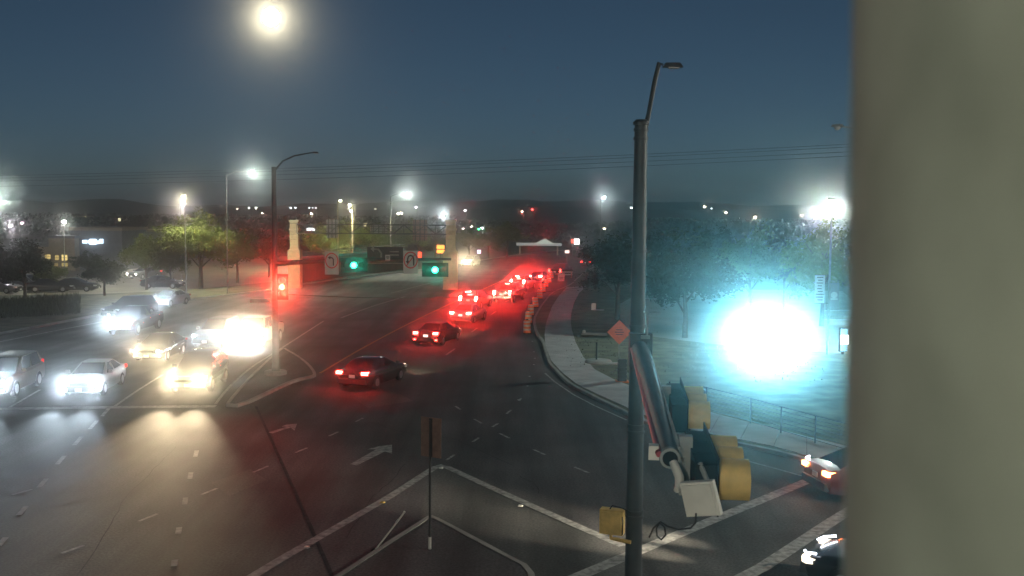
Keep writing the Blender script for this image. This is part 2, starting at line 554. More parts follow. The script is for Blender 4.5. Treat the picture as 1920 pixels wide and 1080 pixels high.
# left-hand kerb, verge and car park
kl = MB(); kerb(kl, lk, -.2, .15)
struct('kerb_left', kl, M['concrete'])
struct('car_park', MB().poly(GP([(-900, 585), (-300, 560), (80, 552), (180, 551), (330, 545), (470, 535), (640, 505), (640, 478), (300, 486), (0, 492), (-900, 500)]), -.02), M['lot'])
vg = [(p.x, p.y) for p in offset(lk, -.19) if p.y < 150]
struct('verge', MB().poly(vg + [(p.x, p.y) for p in GP([(560, 524), (480, 533), (330, 547), (180, 555), (110, 566), (70, 575), (0, 588), (-300, 600), (-900, 680)])], .10), M['turf'])

# long grass on the verge (uncountable)
g = MB()
for k in range(5200):
    px = rnd.uniform(-60, 150); py = rnd.uniform(566, 598) - px * .06
    p = G(px, py, .08)
    h = rnd.uniform(.25, .8); a = rnd.uniform(0, 6.3); w = .05
    dx, dy = math.cos(a) * w, math.sin(a) * w
    lx, ly = rnd.uniform(-.2, .2), rnd.uniform(-.2, .2)
    g.add([(p.x - dx, p.y - dy, p.z), (p.x + dx, p.y + dy, p.z), (p.x + lx, p.y + ly, p.z + h)], [(0, 1, 2)])
for k in range(6000):
    i = rnd.randrange(40, len(rk) - 30)
    p = rk[i] + Vector((rnd.uniform(1.2, 16), rnd.uniform(-2, 2), 0))
    h = rnd.uniform(.05, .14); a = rnd.uniform(0, 6.3); w = .03
    if p.y < 50: continue
    dx, dy = math.cos(a) * w, math.sin(a) * w
    g.add([(p.x - dx, p.y - dy, .1), (p.x + dx, p.y + dy, .1), (p.x + rnd.uniform(-.06, .06), p.y, .1 + h)], [(0, 1, 2)])
go = g.build('grass', M['grass'])
tag(go, 'patches of rough dry grass on the verges', 'grass', kind='stuff')

# low hills that close the view
hb = MB()
nx = 90
for k, (yy, base_h, amp) in enumerate(((520, 11.5, 1.6), (600, 14.0, 2.5))):
    top = []
    for i in range(nx + 1):
        x = -420 + 840 * i / nx
        hump = 3.2 * math.exp(-((x + 215) / 30) ** 2) if k == 0 else 0
        h = base_h + amp * math.sin(x * .013 + k) + .6 * math.sin(x * .11 + 2 * k) + .35 * rnd.uniform(-1, 1) + hump - (2.0 if (k == 0 and x > 40) else 0)
        top.append((x, yy + 20 * math.sin(x * .02), h))
    vs, fs = [], []
    for (x, y, h) in top:
        vs += [(x, y - 60, -.2), (x, y - 30, h * .45), (x, y, h), (x, y + 50, -.2)]
    for i in range(nx):
        for j in range(3):
            fs.append((i * 4 + j, (i + 1) * 4 + j, (i + 1) * 4 + j + 1, i * 4 + j + 1))
    hb.add(vs, fs)
struct('hills', hb, M['hill'], 40)

# ------------------------------------------------------------------ haze: box of even air, added to imitate lens glare round lamps
hz = MB().box((0, 300, 8.75), (1440, 1440, 20.5)).build('haze', [])
mh = bpy.data.materials.new('glare_haze'); mh.use_nodes = True
th = mh.node_tree; th.nodes.clear()
pv = th.nodes.new('ShaderNodeVolumePrincipled'); oh = th.nodes.new('ShaderNodeOutputMaterial')
pv.inputs['Color'].default_value = (.97, .975, .98, 1)
pv.inputs['Density'].default_value = 0.0016
pv.inputs['Anisotropy'].default_value = 0.985
th.links.new(pv.outputs[0], oh.inputs['Volume'])
hz.data.materials.append(mh)
tag(hz, 'thin added haze that imitates lens glare round the lamps', 'haze', kind='stuff')

# ------------------------------------------------------------------ moon
mo = MB().lathe([(R_ * 27.0, Z_ * 27.0) for R_, Z_ in [(math.cos(R(t)), math.sin(R(t))) for t in range(-85, 86, 17)]], 24).build('moon', emit((1, .88, .60), 230.0), None, 60)
mo.location = W(508, 32, 3200)
tag(mo, 'bright full moon with pale yellow glow high in the dusk sky', 'moon')
# ------------------------------------------------------------------ cars
WARM, COOL = (1.0, .80, .50), (.72, .88, 1.0)
TAIL = (1.0, .030, .022)
SPECS = {   # length, width, height, body stations (y, z bottom, z belt, half width), cabin: base y rear/front, roof y rear/front, half widths
    'sedan': dict(L=4.75, Wd=1.84, H=1.46, st=[(-2.37, .38, .84, .76), (-2.28, .26, .99, .86), (-1.75, .20, 1.03, .91), (-.8, .18, .97, .92), (.6, .18, .95, .92), (1.05, .18, .97, .91), (1.75, .2, .88, .90), (2.2, .24, .76, .84), (2.37, .34, .62, .72)],
                  cab=[(-1.95, .80), (-.95, .60), (.05, .62), (1.15, .82)], wr=.33, wy=(-1.42, 1.38), lz=.68, tz=.88),
    'suv': dict(L=4.85, Wd=1.95, H=1.78, st=[(-2.42, .42, 1.05, .84), (-2.34, .32, 1.14, .92), (-1.8, .26, 1.14, .96), (-.5, .24, 1.09, .97), (.8, .24, 1.08, .97), (1.15, .25, 1.12, .96), (1.8, .27, 1.04, .95), (2.28, .3, .92, .90), (2.42, .4, .74, .80)],
                cab=[(-2.32, .86), (-1.95, .70), (.05, .70), (1.1, .87)], wr=.38, wy=(-1.42, 1.46), lz=.86, tz=1.08),
    'pickup': dict(L=5.8, Wd=2.02, H=1.92, st=[(-2.9, .52, 1.14, .90), (-2.84, .45, 1.20, .97), (-.9, .36, 1.2, .99), (-.8, .34, 1.2, .99), (1.2, .32, 1.2, .99), (1.5, .32, 1.22, .98), (2.4, .34, 1.14, .97), (2.78, .38, 1.06, .93), (2.9, .48, .86, .86)],
                   cab=[(-.85, .88), (-.6, .74), (.75, .74), (1.5, .9)], wr=.42, wy=(-1.85, 1.85), lz=.98, tz=1.05),
}
def make_car(kind, paint, head_on=None, tail_on=None, label='', group=None, cat='car', fog=None, drl=None, plate=True, strip=0.0, low_refl=False, name=None, road_beam=0, tail_col=TAIL, glint_strip=0, aim=-.22):
    """head_on: (colour, lens radiance, beam power); tail_on: lens radiance; the car's front points to +y"""
    S = SPECS[kind]
    root = thing(name or {'sedan': 'sedan_car', 'suv': 'sport_utility_car', 'pickup': 'pickup_truck'}[kind], label, cat, group=group)
    b = MB()
    rings = []
    for y, zb, zt, hw in S['st']:
        zm = zb + (zt - zb) * .55
        h = [(0, zb), (hw * .90, zb), (hw * .98, zb + .12), (hw, zm), (hw * .985, zt - .10), (hw * .90, zt), (hw * .45, zt + .025)]
        ring = [(x, y, z) for x, z in h] + [(0, y, zt + .03)] + [(-x, y, z) for x, z in reversed(h[1:])]
        rings.append(ring)
    b.loft(rings)
    body = b.build('body', M[paint], root, 35)
    # cabin
    (yb0, w0), (yr0, wr0), (yr1, wr1), (yb1, w1) = S['cab']
    def belt(y):
        st = S['st']
        for i in range(len(st) - 1):
            if st[i][0] <= y <= st[i + 1][0]:
                t = (y - st[i][0]) / (st[i + 1][0] - st[i][0])
                return st[i][2] + (st[i + 1][2] - st[i][2]) * t
        return st[0][2]
    H = S['H']
    zb0, zb1 = belt(yb0) - .03, belt(yb1) - .03
    cb = MB()
    def ringc(y, hw, z): return None
    low = [(-w0, yb0, zb0), (w0, yb0, zb0), (w1, yb1, zb1), (-w1, yb1, zb1)]
    up = [(-wr0, yr0, H - .03), (wr0, yr0, H - .03), (wr1, yr1, H - .04), (-wr1, yr1, H - .04)]
    top = [(-wr0 * .8, yr0 + .12, H), (wr0 * .8, yr0 + .12, H), (wr1 * .8, yr1 - .15, H), (-wr1 * .8, yr1 - .15, H)]
    cb.add(low + up + top, [(0, 1, 5, 4), (1, 2, 6, 5), (2, 3, 7, 6), (3, 0, 4, 7), (4, 5, 9, 8), (5, 6, 10, 9), (6, 7, 11, 10), (7, 4, 8, 11), (8, 9, 10, 11)])
    cb.build('roof', M[paint], root, 40)
    def pane(name, quad, ins=.06, out=.012):
        q = [Vector(p) for p in quad]
        c = sum(q, Vector()) / 4
        nrm = (q[1] - q[0]).cross(q[3] - q[0]).normalized()
        if nrm.dot(c - Vector((0, 0, .9))) < 0: nrm = -nrm
        f = [p.lerp(c, ins * 2) + nrm * out for p in q]
        k = [p.lerp(c, ins * 2) - nrm * .01 for p in q]
        m = MB().loft([k, f])
        return m.build(name, M['glass'], root)
    pane('rear_window', [low[0], low[1], up[1], up[0]])
    pane('windscreen', [low[3], low[2], up[2], up[3]])
    for s in (0, 1):
        a0, a1 = (Vector(low[1]), Vector(low[2])) if s else (Vector(low[0]), Vector(low[3]))
        u0, u1 = (Vector(up[1]), Vector(up[2])) if s else (Vector(up[0]), Vector(up[3]))
        for t0, t1 in ((.08, .47), (.50, .88)):
            pane('side_window', [a0.lerp(a1, t0), a0.lerp(a1, t1), u0.lerp(u1, min(1, t1 + .08)), u0.lerp(u1, max(0, t0 - .05))], .05)
    L2 = S['L'] / 2
    hwf, hwr = S['st'][-2][3], S['st'][1][3]
    if kind == 'pickup':
        MB().box((0, -1.9, 1.215), (1.5, 1.75, .03)).build('cargo_bed', M['trim'], root)
    # bumpers, grille, mirrors, plates
    for nm, y, w in (('front_bumper', L2 - .05, hwf), ('rear_bumper', -L2 + .04, hwr)):
        MB().box((0, y, S['st'][0][1] + .08), (w * 1.86, .22, .24), taper=.96).build(nm, M['trim'] if nm[0] == 'f' or kind != 'pickup' else M['chrome'], root)
    MB().box((0, L2 - .055, S['lz'] - .03), (hwf * 1.0, .14, .17)).build('grille', M['trim'], root)
    for s in (-1, 1):
        m = MB().box((s * (S['Wd'] / 2 + .10), S['cab'][3][0] - .35, belt(.9) + .10), (.22, .10, .15), taper=.85)
        m.build('mirror', M[paint], root)
    if plate:
        MB().box((0, -L2 - (.02 if kind != 'sedan' else .0), S['tz'] - .16), (.32, .05, .16)).build('license_plate', M['plate'] if not plate == 'lit' else emit((1, .93, .85), 1.6), root)
        MB().box((0, L2 + .07, S['st'][-1][1] + .08), (.30, .03, .15)).build('license_plate', M['plate'], root)
    # wheels
    for s in (-1, 1):
        for wy in S['wy']:
            x = s * (S['Wd'] / 2 - .10)
            t = MB().tube([(x - .115, wy, S['wr']), (x - .09, wy, S['wr']), (x + .09, wy, S['wr']), (x + .115, wy, S['wr'])], [S['wr'] * .9, S['wr'], S['wr'], S['wr'] * .9], 16)
            wo = t.build('wheel', M['rubber'], root, 40)
            rm = MB()
            xo = x + s * .118
            rm.tube([(xo - s * .02, wy, S['wr']), (xo + s * .004, wy, S['wr'])], [S['wr'] * .66, S['wr'] * .6], 14)
            rm.build('rim', M['alloy'], wo, 30)
    # lamps
    for s in (-1, 1):
        x = s * hwf * .80
        hm = MB().loft([[(x + dx * k, y, S['lz'] + dz * k) for dx, dz in ((-.19, -.07), (.19, -.08), (.17, .08), (-.17, .06))] for y, k in ((L2 - .34, .9), (L2 - .10, 1.0), (L2 + .01, .72))])
        if head_on:
            c, glare, pw = head_on
            hl = hm.build('headlight', M['lens_clear'] if not drl else emit(c, 2.5), root)
            MB().tube([(x, L2 + .0, S['lz']), (x, L2 + .03, S['lz'])], [.085, .07], 12).build('bulb', emit(c, 40.0 if glare else 10.0), hl)
            if pw and not road_beam:      # dipped beam on the road
                spot('dipped_beam', root, (x, L2 + .07, S['lz'] - .01), (0, 1, -.035), pw, c, R(70), 1.0, .05)
            if road_beam:   # cut-off beam that lies on the road ahead
                spot('cut_off_beam', root, (x, L2 + .07, S['lz'] - .02), (aim * .6, 1, -.035), road_beam, c, R(24), 1.0, .05)
            if glare:   # extra narrow spot for headlight glare, aimed near the camera once placed
                spot('raised_beam', root, (x, L2 + .07, S['lz'] + .01), (aim, 1, .17), glare, c, R(9), 1.0, .05)
        else:
            hm.build('headlight', M['lens_clear'], root)
        if fog:
            MB().tube([(s * hwf * .72, L2 - .02, .44), (s * hwf * .72, L2 + .07, .44)], .075, 10).build('fog_light', emit(fog[0], fog[1]), root)
        xt = s * hwr * .82
        tw, thh = (.20, .075) if kind == 'sedan' else (.10, .20)
        tm = MB().loft([[(xt + dx * k, y, S['tz'] + dz * k) for dx, dz in ((-tw, -thh), (tw * .7, -thh), (tw * .7, thh), (-tw, thh * .9))] for y, k in ((-L2 + .28, .9), (-L2 + .04, 1.0), (-L2 - .035, .9))])
        tm.build('taillight', emit(tail_col, tail_on * .5) if tail_on else M['lens_red'], root)
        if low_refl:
            MB().box((s * hwr * .88, -L2 - .045, .46), (.16, .05, .09)).build('rear_reflector', emit(TAIL, low_refl), root)  # given its own glow in place of light thrown back
    if strip:
        MB().box((0, S['cab'][0][0] - .02, H - .10) if kind != 'sedan' else (0, -1.5, 1.12), (.42, .06, .05)).build('brake_light', emit(TAIL, strip), root)
    if glint_strip:
        MB().tube([(-hwr * .96, -L2 + .20, S['tz'] + .20), (-hwr * .80, -L2 + .02, S['tz'] + .19), (-hwr * .45, -L2 + .0, S['tz'] + .21)], .03, 8).build('glint_trim', emit((.9, .88, 1), glint_strip), root)  # glowing strip painted in for a reflection on chrome trim
    if drl:
        MB().tube([(-hwf * .98, L2 - .34, S['lz'] + .20), (-hwf * .86, L2 - .06, S['lz'] + .15), (-hwf * .60, L2 + .03, S['lz'] + .12)], .032, 8).build('daytime_light', emit((.85, .9, 1), drl), root)
        MB().tube([(hwf * .98, L2 - .34, S['lz'] + .20), (hwf * .86, L2 - .06, S['lz'] + .15), (hwf * .60, L2 + .03, S['lz'] + .12)], .032, 8).build('daytime_light', emit((.85, .9, 1), drl), root)
    return root

def put(root, p, bearing, end):
    """stand the car so that the middle of its front or rear end is over p"""
    L = {'sedan_car': 4.75, 'sport_utility_car': 4.85, 'pickup_truck': 5.8}[root.name.split('.')[0]] / 2
    d = Vector((math.sin(bearing), math.cos(bearing), 0))
    c = Vector((p.x, p.y, 0)) + (d * L if end == 'rear' else -d * L)
    root.location = (c.x, c.y, 0.012)
    root.rotation_euler = (0, 0, -bearing)
    for o in bpy.data.objects:
        if o.parent == root and o.type == 'LIGHT' and o.name.startswith('raised'):
            w = Matrix.Rotation(-bearing, 3, 'Z') @ o.location + root.location
            v = Matrix.Rotation(bearing, 3, 'Z') @ (Vector((0, 2, 9.2)) - w)
            o.rotation_euler = v.to_track_quat('-Z', 'Y').to_euler()
    return root

Q = 'cars waiting at the stop line'
put(make_car('suv', 'tan_car', (COOL, 800, 60), 3, 'pale car cut by the left edge of the photo, nose at the stop line', Q, road_beam=4800, aim=-0.41), G(-24, 751), R(175), 'front')
put(make_car('sedan', 'silver_car', (COOL, 750, 80), 6, 'pale silver car with bluish headlights in the middle lane at the stop line', Q, road_beam=4800, aim=-0.33, fog=((.8, .9, 1), 60)), G(148, 748), R(175), 'front')
put(make_car('suv', 'black_car', (WARM, 1100, 100), None, 'dark car with warm yellow headlights beside the median nose', Q, road_beam=11000, aim=-0.26), G(352, 741), R(177), 'front')
put(make_car('sedan', 'black_car', (WARM, 500, 0), None, 'dark car with warm headlights right behind the silver car', Q, aim=-0.36), G(275, 681), R(180), 'front')
put(make_car('pickup', 'black_car', (COOL, 900, 0), None, 'dark truck with two bluish white headlights and chrome side trim, far left lane', Q, aim=-0.45, cat='truck'), G(222, 631), R(183), 'front')
put(make_car('suv', 'blue_car', (COOL, 330, 0), None, 'dark car with bluish headlights just left of the blinding truck', Q, aim=-0.38), G(384, 655), R(184), 'front')
put(make_car('pickup', 'tan_car', (WARM, 2300, 0), None, 'large truck with blinding white high beams next to the median', Q, aim=-0.34, cat='truck', fog=((.9, .95, 1), 1500)), G(456, 656), R(184), 'front')

put(make_car('suv', 'black_car', None, None, 'black car without visible lights beside the left kerb', None), G(205, 601), R(200), 'front')
put(make_car('sedan', 'grey_car', (COOL, 700, 0), None, 'dark car behind the black car, small bluish headlights lit, by the left kerb', None), G(293, 577), R(191), 'front')

# receding queue
T = 'cars with red tail lights driving away'
A = [('a1', (660, 733)), ('a2', (798, 650)), ('a3', (863, 608)), ('a4', (862, 588)), ('a5', (941, 569)), ('a6', (970, 546)), ('a7', (1003, 531)), ('a8', (1040, 522)), ('end', (1090, 505))]
gp = [G(*p) for _, p in A]
def brg(i, j): return head(gp[i], gp[j])
put(make_car('sedan', 'black_car', (WARM, 0, 420), 220, 'dark sedan nearest the camera, turning out of the junction with red tail lights', T), gp[0], R(19), 'rear')
put(make_car('sedan', 'maroon_car', (WARM, 0, 420), 260, 'dark low sedan with bright white plate and red reflectors near the bumper', T, plate='lit', low_refl=40), gp[1], R(17), 'rear')
put(make_car('sedan', 'grey_car', None, 1300, 'small sedan with pale bumper, close behind a taller car', T, plate='lit'), gp[2], R(15), 'rear')
put(make_car('suv', 'maroon_car', (WARM, 0, 420), 2300, 'tall car with high brake light bar, ahead of the pale-bumpered sedan', T, strip=1500), gp[3] + Vector((.6, 3.0, 0)), R(15), 'rear')
put(make_car('pickup', 'black_car', None, 2000, 'dark pickup with orange-red rear lights halfway along the queue', T, cat='truck', strip=200), gp[4], R(15), 'rear')
put(make_car('suv', 'maroon_car', None, 2600, 'car with wide glaring brake lights beyond the dark pickup', T, strip=1500), gp[5], R(16), 'rear')
put(make_car('sedan', 'grey_car', None, 2600, 'farthest glaring red car of the queue, left of the traffic drums', T, strip=500), gp[6], R(17), 'rear')
put(make_car('pickup', 'black_car', None, 60, 'dark truck with small orange-red lights next to the leaning white sign', T, cat='truck'), gp[7], R(20), 'rear')
for (x, y, lab, s) in ((1098, 501, 'dim red tail lights beyond the white sign, left of the main tree', 25), (1121, 496, 'two small red tail lights partly behind the main tree crown', 25)):
    put(make_car('sedan', 'black_car', None, s, lab + ', far dark car', T), G(x, y), R(24), 'rear')

# approaching car in the distance, right-hand cars by the near column
put(make_car('suv', 'grey_car', (WARM, 900, 0), None, 'distant car with glaring warm headlights below the orange panel', None), G(874, 500), R(196), 'front')
put(make_car('sedan', 'maroon_car', None, 55, 'reddish car with orange-red tail light and white painted-in reflection strip beside the blurred column', 'cars at the right-hand crossing', tail_col=(1, .22, .06), glint_strip=12), G(1527, 930), R(80), 'rear')
put(make_car('sedan', 'black_car', ((1, .86, .66), 0, 300), None, 'dark car with white light strip at the bottom edge beside the blurred column', 'cars at the right-hand crossing', drl=6, road_beam=9000, aim=0), G(1522, 1082), R(-56), 'front')
# the blinding bluish car in the right-hand car park
bl = make_car('pickup', 'silver_car', ((.45, .86, 1.0), 0, 0), None, 'truck facing the camera with blinding cyan-white headlights in the right-hand car park', None, cat='truck')
p = G(1439, 663, .15)
put(bl, p, head(p, Vector((0, 0, 0))), 'front'); bl.location.z = .16
for sx in (-.72, .72):
    spot('headlight_beam', bl, (sx, 2.98, .98), (-sx * .001, 1, .125), 62000, (.24, .80, 1.0), R(11.5), 1.0, .08)

# parked cars on the left
PK = 'cars parked on the left-hand lot'
for i, (k, c, x, y, b, lab) in enumerate((('sedan', 'grey_car', 38, 550, 95, 'dark parked car under the leftmost dark tree'), ('suv', 'grey_car', 92, 546, 100, 'grey parked car with pale roof between two dark trees'),
                                     ('sedan', 'black_car', 140, 547, 80, 'black parked car at the end of the drive below the yellow windows'), ('sedan', 'black_car', 345, 541, 92, 'long dark parked car below the two mid-sized trees'),
                                     ('sedan', 'black_car', 185, 546, 85, 'black car half hidden by the low dark bush'))):
    put(make_car(k, c, None, None, lab, PK), G(x, y), R(b), 'front')
put(make_car('sedan', 'grey_car', ((1, .95, .8), 100, 0), 8, 'car with one pale headlight moving on the left lot behind the bush', None), G(247, 524), R(200), 'front')
# ------------------------------------------------------------------ traffic signals
GREEN, REDL = (.02, 1.0, .62), (1.0, .035, .018)
def signal_head(label, loc, bearing, lit, rad, section=.36, backplate=True, group=None, n=3, tube=.24, vertical=False, body='black', lr=.15, plate_h=.62, glow=60):
    """signal facing +y before turning; sections side by side (or stacked); lit = index of the lit lens, colour"""
    t = thing('traffic_signal', label, 'traffic light', loc, bearing, group)
    for i in range(n):
        o = (i - (n - 1) / 2) * section
        c = (0, 0, -o) if vertical else (-o, 0, 0)
        MB().box(c, (section * .98, .20, section * .98)).build('housing', M[body], t)
        vz = MB()
        ring = 12
        vs, fs = [], []
        for y, k in ((.10, 1.0), (.10 + tube, 1.04)):
            for rr in (lr * 1.15 * k, lr * 1.22 * k):
                for q in range(ring + 1):
                    a = R(-40) + (R(260)) * q / ring
                    vs.append((c[0] + rr * math.cos(a), y - (.05 if False else 0), c[2] + rr * math.sin(a)))
        m = ring + 1
        for q in range(ring):
            fs += [(q, q + 1, 2 * m + q + 1, 2 * m + q), (m + q, 3 * m + q, 3 * m + q + 1, m + q + 1), (2 * m + q, 2 * m + q + 1, 3 * m + q + 1, 3 * m + q)]
        vz.add(vs, fs)
        vz.build('visor', M[body], t, 50)
        ls = MB().lathe([(lr, .0), (lr * .8, .035), (lr * .35, .055)], 14)
        ls.v = [(c[0] + x, .10 + z, c[2] + y) for x, y, z in ls.v]
        ls.f = [tuple(reversed(f)) for f in ls.f]
        on = [k for k in (lit or []) if k[0] == i]
        if on:
            spot('lens_light', t, (c[0], .19, c[2]), (0, 1, -.02), glow, on[0][1], R(60), 1.0, .1)
        ls.build('lens', emit(on[0][1], rad) if on else M['lens_dark'], t, 50)
    if backplate:
        w = section * n + .30; h = plate_h
        if vertical: w, h = h, w
        MB().box((0, -.02, 0), (w, .03, h)).build('backplate', M['black'], t)
    return t

def mast_pole(label, base, r, h, top_r, arm=None, extra=None, lum=None, m='galv'):
    t = thing('traffic_signal_pole', label, 'signal pole', base)
    b = Vector(base)
    MB().tube([(0, 0, 0), (0, 0, h)], [r, top_r], 16).build('shaft', M[m], t, 40)
    MB().lathe([(r * 1.9, 0), (r * 1.9, .04), (r * 1.2, .06), (r * 1.12, .35), (r, .38)], 16).build('base_plate', M[m], t, 40)
    if arm:
        pts = [Vector(q) - b for q in arm[0]]
        MB().tube(pts, arm[1], 14).build('mast_arm', M[m], t, 40)
    if lum:
        pts = [Vector(q) - b for q in lum]
        MB().tube(pts, [top_r * .5] + [.045] * (len(pts) - 2) + [.03], 10).build('luminaire_arm', M[m], t, 40)
        e = pts[-1]; d = (pts[-1] - pts[-2]); d.z = 0; d.normalize()
        rot = Matrix.Rotation(math.atan2(d.y, d.x), 3, 'Z')
        hd = MB().box(e + d * .18 + Vector((0, 0, .0)), (.38, .18, .08), rot, .7).build('luminaire', M[m], t)
        MB().box(e + d * .2 + Vector((0, 0, -.055)), (.2, .12, .02), rot).build('lens', M['lens_clear'], hd)
    return t

# left pole: red glow, long arm to the right with signs and two green signals
pb = G(517, 706)
d0 = pb.y
a0 = W(518, 494, d0); a0 = Vector((pb.x, pb.y, a0.z))
a1 = W(846, 486, d0 * 1.0)
t = mast_pole('grey signal pole on the median nose with an arm reaching right', pb + Vector((0, 0, .13)), .19, W(517, 318, d0).z, .12,
              ([a0, a0.lerp(a1, .5) + Vector((0, 0, .10)), a1], [.14, .11, .07]), lum=[(pb.x, pb.y, W(517, 322, d0).z), W(530, 302, d0), W(552, 292, d0), W(585, 286, d0)], m='dark_steel')
MB().lathe([(.60, 0), (.60, .16), (.55, .20)], 20).build('footing', M['concrete'], t, 40)
face = R(180)
signal_head('left signal on the median pole glaring red', W(530, 538, d0 - .35), face, [(1, REDL)], 60, vertical=True, glow=4500, plate_h=.6)
signal_head('green signal left of the two on the long arm', W(664, 497, d0 - .2), face, [(1, GREEN)], 36, plate_h=.75, section=.37)
signal_head('green signal at the right end of the long arm', W(816, 506, d0 - .2), face, [(1, GREEN)], 36, plate_h=.75, section=.37)

def arm_sign(label, px, py, d, w, h, kind, bearing=face):
    t = thing('road_sign', label, 'sign', W(px, py, d), bearing)
    MB().box((0, 0, 0), (w, .025, h)).build('panel', M['sign_white'], t)
    MB().box((0, -.07, 0), (.06, .12, h * .9)).build('bracket', M['dark_steel'], t)
    r = min(w * .48, h * .36); cz = h * .10
    vs, fs = [], []
    for q in range(28):
        a = 2 * math.pi * q / 28
        for k in (r * .84, r):
            for y in (.013, .019):
                vs.append((math.cos(a) * k, y, cz + math.sin(a) * k * 1.2))
    for q in range(28):
        p, s = q * 4, (q + 1) % 28 * 4
        fs += [(p + 1, p + 3, s + 3, s + 1), (p + 2, p + 3, s + 3, s + 2), (p, s, s + 1, p + 1)]
    MB().add(vs, fs).build('ring', M['sign_red'], t)
    # arrow (mirrored in x: local +x is the viewer's left)
    ar = MB()
    if kind == 'u':
        pts = [(-.42, -.75), (-.42, .15), (-.30, .52), (0, .66), (.30, .52), (.42, .15), (.42, -.15)]
    else:
        pts = [(-.25, -.75), (-.25, .20), (-.05, .42), (.20, .44)]
    ar.tube([(x * r, .018, cz + z * r) for x, z in pts], r * .10, 6)
    e, pr = Vector((pts[-1][0], pts[-1][1])), Vector((pts[-2][0], pts[-2][1]))
    dd = (e - pr).normalized(); nn = Vector((-dd.y, dd.x))
    tri = [e + nn * .26, e - nn * .26, e + dd * .40]
    ar.add([(q.x * r, y, cz + q.y * r) for y in (.014, .026) for q in tri], [(0, 1, 2), (3, 5, 4), (0, 3, 4, 1), (1, 4, 5, 2), (2, 5, 3, 0)])
    ar.build('arrow', M['sign_black'], t)
    if kind == 'u':
        sb = MB().tube([(-r * .6, .028, cz + r * .8), (r * .6, .028, cz - r * .8)], r * .07, 6)
        sb.build('slash', M['sign_red'], t)
    return t
arm_sign('white sign with left-turn arrow in a red ring, left of the first green signal', 622, 493, d0 - .15, .74, 1.25, 'l')
arm_sign('white no-U-turn sign in a red ring between the two green signals', 770, 492, d0 - .15, .80, 1.25, 'u')
s = thing('road_sign', 'small square white plate under the middle of the long arm', 'sign', W(727, 483, d0 - .15), face)
MB().box((0, 0, 0), (.26, .02, .30)).build('panel', M['sign_white'], s)
MB().box((0, .012, .06), (.18, .006, .03)).box((0, .012, 0), (.18, .006, .03)).box((0, .012, -.06), (.12, .006, .03)).build('print', M['sign_black'], s)
# dark turn-lane panel mounted behind the arm
s = thing('lane_sign', 'wide dark lane sign with a white turn arrow behind the long arm', 'sign', W(722, 478, d0 + .45), face)
MB().box((0, 0, 0), (1.95, .04, .88)).build('panel', M['dark_steel'], s)
MB().box((0, -.0, -.46), (2.0, .08, .04)).build('rail', M['galv_dull'], s)
MB().tube([(.20, .035, -.35), (.20, .035, .10), (.35, .035, .30), (.60, .035, .32)], .05, 6).tube([(.60, .035, .32), (.78, .035, .32)], [.16, .01], 6).build('arrow', M['galv_dull'], s)
MB().box((-.5, .025, .18), (.5, .01, .06)).box((-.5, .025, 0), (.5, .01, .06)).box((-.5, .025, -.18), (.36, .01, .06)).build('print', M['galv_dull'], s)

# near pole on the right with its arm coming towards the camera
D1 = 19.0
p0 = W(1188, 1297, D1); p0 = Vector((p0.x, D1 * 1.0, .11))
px_ = W(1195, 640, D1).x
p0.x = px_; p0.y = W(1195, 640, D1).y
ztop = W(1203, 236, D1).z
arm_s = W(1200, 655, D1 - .1); arm_e = W(1256, 858, 9.25)
near = mast_pole('tall grey signal pole right of centre, its arm pointing at the camera', p0, .175, ztop - .11, .12, ([arm_s, arm_s.lerp(arm_e, .5) + Vector((0, 0, .03)), arm_e], [.17, .135, .088]),
                 lum=[(p0.x, p0.y, ztop - .4), W(1216, 215, D1), W(1228, 150, D1), W(1236, 118, D1), W(1243, 122, D1)])
for py in (246, 262, 470, 612, 626, 800, 812, 965, 975):
    z = W(1195, py, D1).z - p0.z
    rr = .175 - (.055 * z / (ztop))
    MB().lathe([(rr + .012, -.03), (rr + .018, 0), (rr + .012, .03)], 16, (0, 0, z)).build('strap', M['galv'], near, 40)
MB().lathe([(.15, 0), (.15, .05), (.10, .10)], 14, (0, 0, ztop - .12)).build('cap', M['galv'], near, 40)
MB().tube([W(1213, 630, D1 - .3) - p0, W(1213, 585, D1 - .3) - p0], .022, 8).box(W(1210, 632, D1 - .3) - p0, (.16, .10, .06)).box(W(1222, 585, D1 - .3) - p0, (.30, .05, .03)).build('antenna', M['galv_dull'], near)
MB().box(arm_s - p0 + Vector((0, -.05, 0)), (.42, .20, .62)).build('arm_flange', M['galv'], near)
# left flank: red tube painted as a tail-light reflection; right flank: cable
off = Vector((-.16, 0, .02))
MB().tube([arm_s - p0 + off, arm_e - p0 + Vector((-.10, 0, .03))], .03, 8).build('reflection_tube', mat('red_reflection', (.30, .035, .05), .45, .1), near, 40)
MB().tube([arm_s - p0 + Vector((.13, 0, .12)), arm_e - p0 + Vector((.085, 0, .085))], .016, 8).build('cable_tray', M['galv_dull'], near, 40)
# arm end, open bracket and curved spout
dir_a = (arm_e - arm_s).normalized()
MB().tube([arm_e - p0 - dir_a * .05, arm_e - p0 + dir_a * .05], .094, 16).build('end_ring', M['galv_dull'], near, 40)
MB().disc(arm_e - p0 + dir_a * .056, dir_a, .07, 16).build('end_opening', M['black'], near)
MB().tube([W(1262, 866, 9.1) - p0, W(1268, 880, 9.05) - p0, W(1274, 895, 9.0) - p0, W(1274, 912, 8.95) - p0, W(1268, 920, 8.9) - p0], [.035, .04, .042, .04, .025], 10).build('spout', M['plastic'], near, 40)

